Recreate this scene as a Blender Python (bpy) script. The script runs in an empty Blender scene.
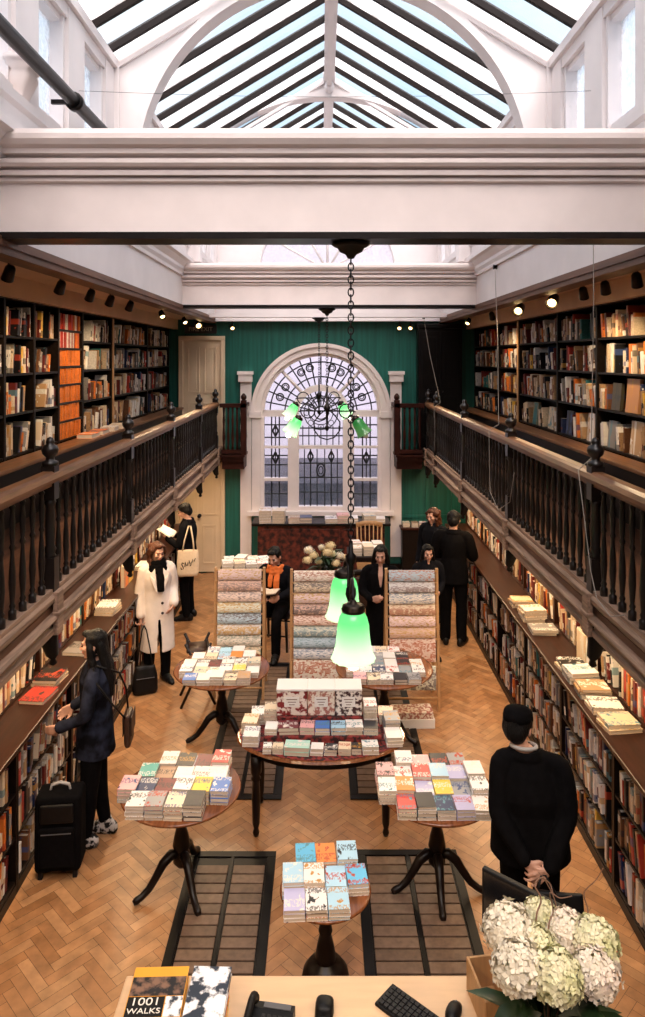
import bpy, bmesh, math, random
from mathutils import Vector, Matrix, Euler, noise
R = math.radians
PI = math.pi
rnd = random.Random(7)
scene = bpy.context.scene
COL = scene.collection
EXPO, SUN_E, STRIP_P, SPOT_P = 0.93, 5.0, 8, [19, 42, 60]
CAMZ, FPX, VX, VY = 3.9, 720.0, 322.0, 358.0      # eye height, focal length in pixels, vanishing point


def fx(px, Y):
    return (px - VX) * Y / FPX


def fz(py, Y):
    return CAMZ - (py - VY) * Y / FPX


ORD = 'zeroth first second third fourth fifth sixth seventh eighth ninth tenth eleventh twelfth thirteenth fourteenth fifteenth sixteenth seventeenth eighteenth nineteenth'.split()
_t = {2: 'twent', 3: 'thirt', 4: 'fort', 5: 'fift', 6: 'sixt', 7: 'sevent', 8: 'eight', 9: 'ninet'}
for _n in range(20, 100):
    ORD.append(_t[_n // 10] + ('ieth' if _n % 10 == 0 else 'y-' + ORD[_n % 10]))


# ---------------------------------------------------------------- materials
def newmat(name):
    m = bpy.data.materials.new(name)
    m.use_nodes = True
    nt = m.node_tree
    b = nt.nodes['Principled BSDF']
    return m, nt, b


def mat(name, col, rough=.5, metal=0.0, var=0.0, scale=6.0, stretch=(1, 1, 1), bump=0.0, spec=.4, col2=None, sharp=0):
    m, nt, b = newmat(name)
    b.inputs['Roughness'].default_value = rough
    b.inputs['Metallic'].default_value = metal
    b.inputs['Specular IOR Level'].default_value = spec
    b.inputs['Base Color'].default_value = (*col, 1)
    if var or bump or col2:
        tc = nt.nodes.new('ShaderNodeTexCoord')
        mp = nt.nodes.new('ShaderNodeMapping')
        mp.inputs['Scale'].default_value = stretch
        nz = nt.nodes.new('ShaderNodeTexNoise')
        nz.inputs['Scale'].default_value = scale
        nz.inputs['Detail'].default_value = 5
        nt.links.new(tc.outputs['Object'], mp.inputs['Vector'])
        nt.links.new(mp.outputs['Vector'], nz.inputs['Vector'])
        rp = nt.nodes.new('ShaderNodeValToRGB')
        c2 = col2 or tuple(max(0, c * (1 - var)) for c in col)
        rp.color_ramp.elements[0].position = .35 if not sharp else .5 - sharp
        rp.color_ramp.elements[1].position = .68 if not sharp else .5 + sharp
        rp.color_ramp.elements[0].color = (*c2, 1)
        rp.color_ramp.elements[1].color = (*col, 1)
        nt.links.new(nz.outputs['Fac'], rp.inputs['Fac'])
        nt.links.new(rp.outputs['Color'], b.inputs['Base Color'])
        if bump:
            bp = nt.nodes.new('ShaderNodeBump')
            bp.inputs['Strength'].default_value = bump
            bp.inputs['Distance'].default_value = .02
            nt.links.new(nz.outputs['Fac'], bp.inputs['Height'])
            nt.links.new(bp.outputs['Normal'], b.inputs['Normal'])
    return m


def emat(name, col, strength):
    m, nt, b = newmat(name)
    b.inputs['Base Color'].default_value = (*col, 1)
    b.inputs['Emission Color'].default_value = (*col, 1)
    b.inputs['Emission Strength'].default_value = strength
    return m


def attrmat(name, rough=.5, spec=.3, noise_amt=.25, nscale=30, stretch=(1, 1, 1)):
    """colour comes from the mesh's own per-face colour attribute"""
    m, nt, b = newmat(name)
    at = nt.nodes.new('ShaderNodeAttribute')
    at.attribute_name = 'col'
    tc = nt.nodes.new('ShaderNodeTexCoord')
    mp = nt.nodes.new('ShaderNodeMapping')
    mp.inputs['Scale'].default_value = stretch
    nz = nt.nodes.new('ShaderNodeTexNoise')
    nz.inputs['Scale'].default_value = nscale
    nz.inputs['Detail'].default_value = 4
    mr = nt.nodes.new('ShaderNodeMapRange')
    mr.inputs['From Min'].default_value = .3
    mr.inputs['From Max'].default_value = .7
    mr.inputs['To Min'].default_value = 1 - noise_amt
    mr.inputs['To Max'].default_value = 1
    mx = nt.nodes.new('ShaderNodeMix')
    mx.data_type = 'RGBA'
    mx.blend_type = 'MULTIPLY'
    mx.inputs['Factor'].default_value = 1
    L = nt.links.new
    L(tc.outputs['Object'], mp.inputs['Vector'])
    L(mp.outputs['Vector'], nz.inputs['Vector'])
    L(nz.outputs['Fac'], mr.inputs['Value'])
    L(at.outputs['Color'], mx.inputs['A'])
    L(mr.outputs['Result'], mx.inputs['B'])
    L(mx.outputs['Result'], b.inputs['Base Color'])
    b.inputs['Roughness'].default_value = rough
    b.inputs['Specular IOR Level'].default_value = spec
    return m


def coverm(name, scale, lo, hi, rough=.35, spine=False, pal=None):
    """printed cover: the object's own colour with a second ink in blotches and bands"""
    m, nt, b = newmat(name)
    N = nt.nodes.new
    L = nt.links.new
    oi = N('ShaderNodeObjectInfo')
    tc = N('ShaderNodeTexCoord')
    w = N('ShaderNodeMath'); w.operation = 'MULTIPLY'; w.inputs[1].default_value = 90
    L(oi.outputs['Random'], w.inputs[0])
    nz = N('ShaderNodeTexNoise'); nz.noise_dimensions = '4D'
    nz.inputs['Scale'].default_value = scale
    nz.inputs['Detail'].default_value = 3
    L(tc.outputs['Generated'], nz.inputs['Vector'])
    L(w.outputs[0], nz.inputs['W'])
    mr = N('ShaderNodeMapRange')
    mr.inputs['From Min'].default_value = lo
    mr.inputs['From Max'].default_value = hi
    L(nz.outputs['Fac'], mr.inputs['Value'])
    wn = N('ShaderNodeTexWhiteNoise'); wn.noise_dimensions = '1D'
    L(w.outputs[0], wn.inputs['W'])
    rp = N('ShaderNodeValToRGB')
    rp.color_ramp.interpolation = 'CONSTANT'
    pal = pal or [(0.02, 0.02, 0.03), (.75, .72, .66), (.05, .08, .2), (.45, .06, .03), (.8, .75, .68), (.03, .03, .03), (.5, .25, .05), (.1, .25, .3)]
    els = rp.color_ramp.elements
    els[0].color = (*pal[0], 1)
    els[1].position = 1 / 8; els[1].color = (*pal[1], 1)
    for i in range(2, 8):
        e = els.new(i / 8); e.color = (*pal[i], 1)
    L(wn.outputs['Value'], rp.inputs['Fac'])
    # a title band
    mp2 = N('ShaderNodeMapping'); mp2.inputs['Scale'].default_value = (16, 9, 1)
    n2 = N('ShaderNodeTexNoise'); n2.noise_dimensions = '4D'; n2.inputs['Scale'].default_value = 1.0; n2.inputs['Detail'].default_value = 1
    L(tc.outputs['Generated'], mp2.inputs['Vector']); L(mp2.outputs['Vector'], n2.inputs['Vector']); L(w.outputs[0], n2.inputs['W'])
    g2 = N('ShaderNodeMath'); g2.operation = 'GREATER_THAN'; g2.inputs[1].default_value = .5
    L(n2.outputs['Fac'], g2.inputs[0])
    sp = N('ShaderNodeSeparateXYZ')
    L(tc.outputs['Generated'], sp.inputs[0])
    fl = N('ShaderNodeMath'); fl.operation = 'MULTIPLY'; fl.inputs[1].default_value = 7
    L(sp.outputs['Z' if spine else 'Y'], fl.inputs[0])
    ad = N('ShaderNodeMath'); ad.operation = 'ADD'
    L(fl.outputs[0], ad.inputs[0]); L(w.outputs[0], ad.inputs[1])
    sn = N('ShaderNodeMath'); sn.operation = 'SINE'
    L(ad.outputs[0], sn.inputs[0])
    gt = N('ShaderNodeMath'); gt.operation = 'GREATER_THAN'; gt.inputs[1].default_value = .72 if spine else .35
    L(sn.outputs[0], gt.inputs[0])
    mm = N('ShaderNodeMath'); mm.operation = 'MULTIPLY'; mm.inputs[1].default_value = .75
    L(gt.outputs[0], mm.inputs[0])
    mxf = N('ShaderNodeMath'); mxf.operation = 'MAXIMUM'
    L(mr.outputs[0], mxf.inputs[0])
    if spine:
        L(mm.outputs[0], mxf.inputs[1])
    else:
        m3 = N('ShaderNodeMath'); m3.operation = 'MULTIPLY'
        L(mm.outputs[0], m3.inputs[0]); L(g2.outputs[0], m3.inputs[1]); L(m3.outputs[0], mxf.inputs[1])
    mx = N('ShaderNodeMix'); mx.data_type = 'RGBA'
    L(mxf.outputs[0], mx.inputs['Factor'])
    L(oi.outputs['Color'], mx.inputs['A'])
    L(rp.outputs['Color'], mx.inputs['B'])
    L(mx.outputs['Result'], b.inputs['Base Color'])
    b.inputs['Roughness'].default_value = rough
    b.inputs['Specular IOR Level'].default_value = .35
    return m


def glassm(name, tint, transp, transl=.0, gloss=.06, ripple=0):
    """thin pane: lets light straight through, scatters a share, mirrors a little"""
    m = bpy.data.materials.new(name)
    m.use_nodes = True
    nt = m.node_tree
    nt.nodes.clear()
    N, L = nt.nodes.new, nt.links.new
    out = N('ShaderNodeOutputMaterial')
    tr = N('ShaderNodeBsdfTransparent'); tr.inputs[0].default_value = (*tint, 1)
    tl = N('ShaderNodeBsdfTranslucent'); tl.inputs[0].default_value = (*tint, 1)
    gl = N('ShaderNodeBsdfGlossy'); gl.inputs['Roughness'].default_value = .05
    m1 = N('ShaderNodeMixShader'); m1.inputs[0].default_value = transl
    L(tr.outputs[0], m1.inputs[1]); L(tl.outputs[0], m1.inputs[2])
    m2 = N('ShaderNodeMixShader'); m2.inputs[0].default_value = gloss
    L(m1.outputs[0], m2.inputs[1]); L(gl.outputs[0], m2.inputs[2])
    L(m2.outputs[0], out.inputs[0])
    if ripple:
        nz = N('ShaderNodeTexNoise'); nz.inputs['Scale'].default_value = ripple; nz.inputs['Detail'].default_value = 3
        tc = N('ShaderNodeTexCoord'); L(tc.outputs['Object'], nz.inputs['Vector'])
        mr = N('ShaderNodeMapRange'); mr.inputs['From Min'].default_value = .35; mr.inputs['From Max'].default_value = .65
        mr.inputs['To Min'].default_value = max(0, transl - .3); mr.inputs['To Max'].default_value = min(1, transl + .2)
        L(nz.outputs['Fac'], mr.inputs['Value']); L(mr.outputs[0], m1.inputs[0])
    return m


M = {}
M['white'] = mat('white_paint', (.87, .81, .80), .45, var=.08, scale=2.5)
M['white2'] = mat('cream_white_paint', (.86, .76, .72), .45, var=.1, scale=3)
M['cream'] = mat('cream_ceiling', (.66, .43, .27), .6, var=.12, scale=3)
M['doorcream'] = mat('cream_door_paint', (.78, .60, .40), .4, var=.08, scale=4)
M['green'] = mat('green_wall_paint', (.018, .14, .108), .38, var=.35, scale=3, stretch=(9, 1, .35))
M['darkwood'] = mat('dark_stained_wood', (.012, .007, .005), .4, var=.5, scale=4, stretch=(8, 1, 8), spec=.2)
M['blackwood'] = mat('ebonised_wood', (.006, .0048, .0045), .4, var=.3, scale=5, spec=.18)
M['balwood'] = mat('baluster_wood', (.016, .011, .009), .3, var=.3, scale=5, spec=.5)
M['railwood'] = mat('oak_handrail', (.23, .10, .042), .4, spec=.25, var=.45, scale=5, stretch=(6, .6, 6))
M['fascia'] = mat('grey_brown_fascia', (.40, .255, .175), .6, var=.5, scale=5, stretch=(8, .5, 8), spec=.2)
M['brownbeam'] = mat('brown_edge_beam', (.17, .07, .035), .5, var=.4, scale=4, stretch=(6, .5, 6))
M['counterwood'] = mat('mahogany_counter', (.040, .012, .006), .33, var=.5, scale=4, stretch=(8, .7, 8), spec=.25)
M['tabletop'] = mat('polished_table_wood', (.26, .085, .03), .2, var=.5, scale=5, stretch=(7, 1, 7), spec=.5)
M['mahog'] = mat('dark_mahogany', (.010, .005, .004), .35, var=.5, scale=5, spec=.25)
M['redwood'] = mat('dark_red_wood', (.05, .012, .007), .45, var=.5, scale=5, spec=.2)
M['pine'] = mat('pale_pine', (.55, .30, .13), .45, var=.25, scale=5, stretch=(6, 6, .7))
M['maple'] = mat('pale_maple', (.74, .50, .30), .35, var=.1, scale=3, stretch=(1, 7, 1))
M['iron'] = mat('black_iron', (.012, .010, .010), .4, metal=.6)
M['bronze'] = mat('dark_bronze', (.035, .024, .018), .35, metal=.8, var=.4, scale=20)
M['skybar'] = mat('skylight_bar', (.014, .009, .008), .6, var=.3, scale=8, spec=.15)
M['lead'] = mat('lead_came', (.02, .02, .022), .5)
M['page'] = mat('page_block', (.70, .58, .46), .7, var=.25, scale=40, stretch=(1, 1, 8))
M['paper'] = mat('white_paper', (.82, .78, .74), .6)
M['cover'] = coverm('printed_cover', 3.2, .60, .63)
M['spine'] = coverm('printed_spine', 5, .63, .66, spine=True)
M['wrap'] = coverm('printed_gift_wrap', 15, .52, .58, rough=.5, pal=[(.45, .18, .1), (.20, .24, .30), (.28, .30, .22), (.5, .16, .08), (.16, .12, .11), (.3, .22, .2), (.55, .32, .08), (.18, .28, .30)])
M['booksA'] = attrmat('shelf_book_spines', .5, .2, .3, 60)
M['floorA'] = attrmat('oak_parquet', .33, .5, .35, 9)
M['plainspine'] = None
M['grate'] = attrmat('slatted_oak', .45, .3, .35, 25)
M['clearglass'] = glassm('clear_pane', (.93, .97, 1), 1, .08, .05)
M['frostglass'] = glassm('frosted_pane', (.97, .93, .92), .3, .62, .04, ripple=6)
M['sideglass'] = glassm('obscured_pane', (.93, .95, .98), .3, .55, .04, ripple=14)
M['leadglass'] = glassm('leaded_pane', (.90, .90, .97), .6, .12, .05)
M['skin'] = mat('skin', (.60, .33, .235), .5, var=.12, scale=20)
M['lip'] = mat('lips', (.42, .11, .09), .5)
M['eye'] = mat('dark_eye', (.03, .02, .018), .2)
M['hairblack'] = mat('black_hair', (.006, .005, .005), .5, spec=.15, var=.4, scale=18, stretch=(6, 6, 1), bump=.5)
M['hairred'] = mat('auburn_hair', (.085, .026, .011), .5, spec=.2, var=.6, scale=18, stretch=(4, 4, 1), bump=.6)
M['hairgrey'] = mat('grey_hair', (.42, .39, .36), .6, var=.4, scale=40)
M['blackcloth'] = mat('black_wool', (.005, .0045, .005), .9, var=.35, scale=25, bump=.2, spec=.05)
M['coat'] = mat('off_white_wool', (.80, .70, .63), .8, var=.1, scale=12, bump=.15)
M['denim'] = mat('dark_denim', (.022, .025, .042), .85, col2=(.005, .005, .007), scale=8, bump=.2, spec=.06, sharp=.1)
M['navy'] = mat('charcoal_cloth', (.008, .008, .010), .9, var=.3, scale=20, spec=.05)
M['scarf'] = mat('orange_scarf', (.75, .17, .03), .8, var=.3, scale=20)
M['greycloth'] = mat('grey_cloth', (.45, .42, .40), .85, var=.2, scale=30)
M['sneaker'] = mat('patterned_sneaker', (.010, .010, .010), .7, col2=(.5, .46, .42), scale=26, spec=.1, sharp=.04)
M['cordgrey'] = mat('grey_cord', (.30, .26, .22), .8)
M['canvas'] = mat('cream_canvas', (.74, .58, .40), .85, var=.1, scale=30, bump=.1)
M['blackplastic'] = mat('black_plastic', (.007, .007, .008), .45, spec=.2)
M['keygrey'] = mat('key_grey', (.018, .018, .02), .5, spec=.2)
M['greyplastic'] = mat('grey_plastic', (.10, .10, .11), .4)
M['leather'] = mat('black_leather', (.007, .006, .006), .45, spec=.2, var=.3, scale=25, bump=.15)
M['brownleather'] = mat('brown_leather', (.05, .022, .013), .4, var=.4, scale=20)
M['leaf'] = mat('dark_leaf', (.02, .05, .018), .4, var=.5, scale=12)
M['petal'] = mat('white_petal', (.84, .78, .66), .6, var=.12, scale=9)
M['petalg'] = mat('greenish_petal', (.66, .67, .36), .6, col2=(.80, .76, .58), scale=9)
M['petalp'] = mat('blush_petal', (.85, .72, .64), .6, col2=(.82, .77, .66), scale=9)
M['petaly'] = mat('cream_petal', (.80, .64, .36), .6, var=.2, scale=9)
M['twig'] = mat('brown_twig', (.22, .12, .08), .6, var=.3, scale=20)
M['ceramic'] = mat('dark_glazed_vase', (.02, .025, .022), .2)
M['redcloth'] = mat('red_patterned_cloth', (.26, .035, .03), .8, col2=(.03, .012, .012), scale=30, sharp=.08)
M['marble'] = mat('mottled_red_panel', (.16, .035, .022), .4, col2=(.018, .008, .008), scale=13, sharp=.12)
M['boxwhite'] = mat('gift_box_lid', (.84, .78, .74), .5)
M['boxA'] = mat('gift_box_berry', (.80, .70, .62), .5, col2=(.22, .02, .02), scale=24, sharp=.04)
M['boxB'] = mat('gift_box_blossom', (.80, .70, .60), .5, col2=(.42, .16, .12), scale=34, sharp=.04)
M['boxC'] = mat('gift_box_vine', (.80, .73, .66), .5, col2=(.05, .015, .015), scale=30, sharp=.04)
M['brick'] = mat('slate_grey_render', (.085, .078, .10), .8, var=.4, scale=4, stretch=(1, 1, 5))
M['pale'] = mat('pale_render', (.52, .49, .57), .8, var=.1, scale=2)
M['outground'] = mat('yard_paving', (.35, .34, .34), .9, var=.3, scale=3)
M['sign'] = mat('dark_sign', (.02, .018, .015), .5)
M['signtext'] = mat('pale_sign_lettering', (.55, .48, .38), .5)
M['yellow'] = mat('yellow_cover', (.80, .36, .03), .4)
M['orange'] = mat('orange_cover', (.75, .22, .03), .4)
M['photo'] = mat('dark_printed_photo', (.22, .12, .08), .4, col2=(.01, .01, .012), scale=24, sharp=.08)
M['snow'] = mat('snow_scene_print', (.85, .86, .92), .4, col2=(.02, .03, .05), scale=17, sharp=.04)
M['bulb'] = emat('warm_bulb', (1, .66, .28), 5)
M['hotbulb'] = emat('lamp_bulb', (1, .93, .78), 9)
M['tube'] = emat('warm_tube', (1, .70, .38), 6)


def shadem():
    m = bpy.data.materials.new('green_glass_shade')
    m.use_nodes = True
    nt = m.node_tree
    nt.nodes.clear()
    N, L = nt.nodes.new, nt.links.new
    out = N('ShaderNodeOutputMaterial')
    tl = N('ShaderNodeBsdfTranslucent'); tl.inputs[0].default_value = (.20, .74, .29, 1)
    df = N('ShaderNodeBsdfDiffuse'); df.inputs[0].default_value = (.06, .36, .11, 1)
    gl = N('ShaderNodeBsdfGlossy'); gl.inputs['Roughness'].default_value = .12
    a = N('ShaderNodeMixShader'); a.inputs[0].default_value = .35
    L(tl.outputs[0], a.inputs[1]); L(df.outputs[0], a.inputs[2])
    # bulb glow painted into the glass tint: green, paling towards the rim
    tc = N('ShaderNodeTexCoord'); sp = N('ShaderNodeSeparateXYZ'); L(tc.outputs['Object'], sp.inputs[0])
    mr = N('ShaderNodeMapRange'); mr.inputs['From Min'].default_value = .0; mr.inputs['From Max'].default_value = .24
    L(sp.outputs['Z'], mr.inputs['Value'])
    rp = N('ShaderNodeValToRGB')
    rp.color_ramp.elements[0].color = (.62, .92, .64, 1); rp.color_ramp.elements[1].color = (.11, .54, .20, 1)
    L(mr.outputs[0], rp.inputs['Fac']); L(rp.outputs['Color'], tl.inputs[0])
    c = N('ShaderNodeMixShader'); c.inputs[0].default_value = .06
    L(a.outputs[0], c.inputs[1]); L(gl.outputs[0], c.inputs[2])
    L(c.outputs[0], out.inputs[0])
    return m


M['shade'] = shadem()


def objcol(name):
    m, nt, b = newmat(name)
    oi = nt.nodes.new('ShaderNodeObjectInfo')
    nt.links.new(oi.outputs['Color'], b.inputs['Base Color'])
    b.inputs['Roughness'].default_value = .5
    b.inputs['Specular IOR Level'].default_value = .2
    return m


M['plainspine'] = objcol('plain_paper_spine')


# ---------------------------------------------------------------- mesh building
class MB:
    def __init__(self):
        self.v, self.f, self.mi, self.c, self.sm = [], [], [], [], []

    def face(self, pts, mi=0, col=(1, 1, 1), smooth=False):
        b = len(self.v)
        self.v.extend(tuple(p) for p in pts)
        self.f.append(tuple(range(b, b + len(pts))))
        self.mi.append(mi); self.c.append(col); self.sm.append(smooth)

    def raw(self, vs, fs, mi=0, col=(1, 1, 1), smooth=False):
        b = len(self.v)
        self.v.extend(tuple(p) for p in vs)
        for f in fs:
            self.f.append(tuple(b + i for i in f))
            self.mi.append(mi); self.c.append(col); self.sm.append(smooth)

    def box(self, x0, x1, y0, y1, z0, z1, mi=0, col=(1, 1, 1), mtx=None):
        vs = [Vector((x, y, z)) for x in (x0, x1) for y in (y0, y1) for z in (z0, z1)]
        if mtx is not None:
            vs = [mtx @ v for v in vs]
        self.raw(vs, [(0, 1, 3, 2), (4, 6, 7, 5), (0, 4, 5, 1), (2, 3, 7, 6), (0, 2, 6, 4), (1, 5, 7, 3)], mi, col)

    def bbox(self, x0, x1, y0, y1, z0, z1, b=.005, mi=0, col=(1, 1, 1), mtx=None):
        """box with chamfered edges"""
        bm = bmesh.new()
        bmesh.ops.create_cube(bm, size=1)
        for v in bm.verts:
            v.co = Vector(((x0 + x1) / 2 + v.co.x * (x1 - x0), (y0 + y1) / 2 + v.co.y * (y1 - y0), (z0 + z1) / 2 + v.co.z * (z1 - z0)))
        bmesh.ops.bevel(bm, geom=bm.edges[:], offset=b, segments=2, affect='EDGES', profile=.5)
        self.frombm(bm, mi, col, mtx)

    def frombm(self, bm, mi=0, col=(1, 1, 1), mtx=None, smooth=False):
        bm.verts.index_update()
        vs = [(mtx @ v.co) if mtx is not None else v.co.copy() for v in bm.verts]
        self.raw(vs, [[v.index for v in f.verts] for f in bm.faces], mi, col, smooth)
        bm.free()

    def tube(self, pts, rad, seg=8, mi=0, col=(1, 1, 1), cap=True, closed=False, sy=1.0):
        pts = [Vector(p) for p in pts]
        n = len(pts)
        rs = rad if isinstance(rad, (list, tuple)) else [rad] * n
        b = len(self.v)
        up = None
        for i, p in enumerate(pts):
            if closed:
                t = pts[(i + 1) % n] - pts[i - 1]
            else:
                t = pts[min(i + 1, n - 1)] - pts[max(i - 1, 0)]
            if t.length < 1e-9:
                t = Vector((0, 0, 1))
            t.normalize()
            if up is None:
                up = Vector((0, 0, 1)) if abs(t.z) < .9 else Vector((0, 1, 0))
            a = t.cross(up)
            if a.length < 1e-6:
                a = t.orthogonal()
            a.normalize()
            up = a.cross(t).normalized()
            for k in range(seg):
                an = 2 * PI * k / seg
                self.v.append(tuple(p + (a * math.cos(an) + up * math.sin(an) * sy) * rs[i]))
        m = n if closed else n - 1
        for i in range(m):
            for k in range(seg):
                i2 = (i + 1) % n
                self.f.append((b + i * seg + k, b + i * seg + (k + 1) % seg, b + i2 * seg + (k + 1) % seg, b + i2 * seg + k))
                self.mi.append(mi); self.c.append(col); self.sm.append(True)
        if cap and not closed:
            for q, rev in ((0, True), (n - 1, False)):
                f = [b + q * seg + k for k in range(seg)]
                self.f.append(tuple(reversed(f)) if rev else tuple(f))
                self.mi.append(mi); self.c.append(col); self.sm.append(False)

    def lathe(self, prof, cx, cy, cz, seg=16, mi=0, col=(1, 1, 1), axis='Z', cap=True, smooth=True, mtx=None):
        b = len(self.v)
        n = len(prof)
        for r, z in prof:
            for k in range(seg):
                a = 2 * PI * k / seg
                p = Vector((r * math.cos(a), r * math.sin(a), z))
                if mtx is not None:
                    p = mtx @ p
                self.v.append((cx + p.x, cy + p.y, cz + p.z))
        for i in range(n - 1):
            for k in range(seg):
                self.f.append((b + i * seg + k, b + i * seg + (k + 1) % seg, b + (i + 1) * seg + (k + 1) % seg, b + (i + 1) * seg + k))
                self.mi.append(mi); self.c.append(col); self.sm.append(smooth)
        if cap:
            for q, rev in ((0, True), (n - 1, False)):
                if prof[q][0] > 1e-5:
                    f = [b + q * seg + k for k in range(seg)]
                    self.f.append(tuple(reversed(f)) if rev else tuple(f))
                    self.mi.append(mi); self.c.append(col); self.sm.append(False)

    def ell(self, c, r, seg=16, rings=10, mi=0, col=(1, 1, 1), mtx=None):
        c = Vector(c)
        vs = []
        for i in range(rings + 1):
            t = PI * i / rings
            for k in range(seg):
                a = 2 * PI * k / seg
                p = Vector((r[0] * math.sin(t) * math.cos(a), r[1] * math.sin(t) * math.sin(a), r[2] * math.cos(t)))
                if mtx is not None:
                    p = mtx @ p
                vs.append(c + p)
        fs = []
        for i in range(rings):
            for k in range(seg):
                fs.append((i * seg + k, (i + 1) * seg + k, (i + 1) * seg + (k + 1) % seg, i * seg + (k + 1) % seg))
        self.raw(vs, fs, mi, col, True)

    def loft(self, rings, seg=24, mi=0, col=(1, 1, 1), pw=2.0):
        """closed stack of horizontal super-ellipses: (cx, cy, z, rx, ry)"""
        b = len(self.v)
        for (cx, cy, z, rx, ry) in rings:
            for k in range(seg):
                a = 2 * PI * k / seg
                ca, sa = math.cos(a), math.sin(a)
                self.v.append((cx + rx * math.copysign(abs(ca) ** (2 / pw), ca), cy + ry * math.copysign(abs(sa) ** (2 / pw), sa), z))
        n = len(rings)
        for i in range(n - 1):
            for k in range(seg):
                self.f.append((b + i * seg + k, b + i * seg + (k + 1) % seg, b + (i + 1) * seg + (k + 1) % seg, b + (i + 1) * seg + k))
                self.mi.append(mi); self.c.append(col); self.sm.append(True)
        self.f.append(tuple(reversed([b + k for k in range(seg)])))
        self.f.append(tuple(b + (n - 1) * seg + k for k in range(seg)))
        self.mi += [mi, mi]; self.c += [col, col]; self.sm += [True, True]

    def prism(self, poly, y0, y1, mi=0, col=(1, 1, 1), plane='XZ'):
        """extrude a polygon given in x,z along y (or in x,y along z / y,z along x)"""
        def P(a, b, t):
            return (a, t, b) if plane == 'XZ' else ((a, b, t) if plane == 'XY' else (t, a, b))
        n = len(poly)
        vs = [P(a, b, y0) for a, b in poly] + [P(a, b, y1) for a, b in poly]
        fs = [tuple(range(n)), tuple(range(2 * n - 1, n - 1, -1))]
        fs += [(i, i + n, (i + 1) % n + n, (i + 1) % n) for i in range(n)]
        self.raw(vs, fs, mi, col)

    def ringstrip(self, cx, cz, r0, r1, a0, a1, y0, y1, seg=24, mi=0):
        """arch band in the x,z plane between radii r0 < r1"""
        poly = []
        for i in range(seg):
            t0 = a0 + (a1 - a0) * i / seg
            t1 = a0 + (a1 - a0) * (i + 1) / seg
            q = [(cx + r * math.cos(t), cz + r * math.sin(t)) for r, t in ((r0, t0), (r1, t0), (r1, t1), (r0, t1))]
            self.prism(q, y0, y1, mi)

    def mesh(self, name, mats, colour=False):
        me = bpy.data.meshes.new(name)
        me.from_pydata(self.v, [], self.f)
        for m in (mats if isinstance(mats, (list, tuple)) else [mats]):
            me.materials.append(m)
        me.polygons.foreach_set('material_index', self.mi)
        me.polygons.foreach_set('use_smooth', self.sm)
        if colour:
            at = me.color_attributes.new('col', 'FLOAT_COLOR', 'CORNER')
            buf = []
            for f, c in zip(self.f, self.c):
                buf.extend((*c, 1) * len(f))
            at.data.foreach_set('color', buf)
        me.update()
        bm = bmesh.new()
        bm.from_mesh(me)
        bmesh.ops.recalc_face_normals(bm, faces=bm.faces)
        bm.to_mesh(me)
        bm.free()
        return me

    def build(self, name, mats, parent=None, colour=False, loc=None, rz=0):
        o = bpy.data.objects.new(name, self.mesh(name, mats, colour))
        COL.objects.link(o)
        if parent is not None:
            o.parent = parent
        if loc is not None:
            o.location = loc
        o.rotation_euler = (0, 0, rz)
        return o


def tag(o, label, cat, group=None, kind=None):
    o['label'] = label
    o['category'] = cat
    if group:
        o['group'] = group
    if kind:
        o['kind'] = kind
    return o


def struct(o, label=None):
    o['kind'] = 'structure'
    if label:
        o['label'] = label
    return o


def thing(name, label, cat, loc=(0, 0, 0), rz=0, group=None):
    o = bpy.data.objects.new(name, None)
    o.empty_display_size = .1
    COL.objects.link(o)
    o.location = loc
    o.rotation_euler = (0, 0, rz)
    return tag(o, label, cat, group)


def dup(root, loc, rz, label, group=None):
    r = root.copy(); COL.objects.link(r)
    r.location = loc; r.rotation_euler = (0, 0, rz)
    r['label'] = label
    if group:
        r['group'] = group
    for ch in list(root.children):
        c = ch.copy(); COL.objects.link(c); c.parent = r
        for g in ch.children:
            d = g.copy(); COL.objects.link(d); d.parent = c
    return r


def textmesh(s, size, depth=.001):
    cu = bpy.data.curves.new('lettering', 'FONT')
    cu.body = s
    cu.size = size
    cu.extrude = depth
    cu.align_x = 'CENTER'
    cu.align_y = 'CENTER'
    o = bpy.data.objects.new('lettering', cu)
    COL.objects.link(o)
    bpy.context.view_layer.update()
    me = bpy.data.meshes.new_from_object(o.evaluated_get(bpy.context.evaluated_depsgraph_get()))
    bpy.data.objects.remove(o)
    return me


def lettering(s, size, m, parent, loc, rot, name='lettering', sx=1):
    me = textmesh(s, size)
    me.materials.clear(); me.materials.append(m)
    o = bpy.data.objects.new(name, me)
    COL.objects.link(o)
    o.parent = parent
    o.location = loc
    o.rotation_euler = rot
    o.scale = (sx, 1, 1)
    return o


def light(kind, name, loc, power, col, parent=None, **kw):
    l = bpy.data.lights.new(name, kind)
    l.energy = power
    l.color = col
    for k, v in kw.items():
        if k != 'rot':
            setattr(l, k, v)
    o = bpy.data.objects.new(name, l)
    COL.objects.link(o)
    o.location = loc
    if 'rot' in kw:
        o.rotation_euler = kw['rot']
    if parent is not None:
        o.parent = parent
    return o


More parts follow.
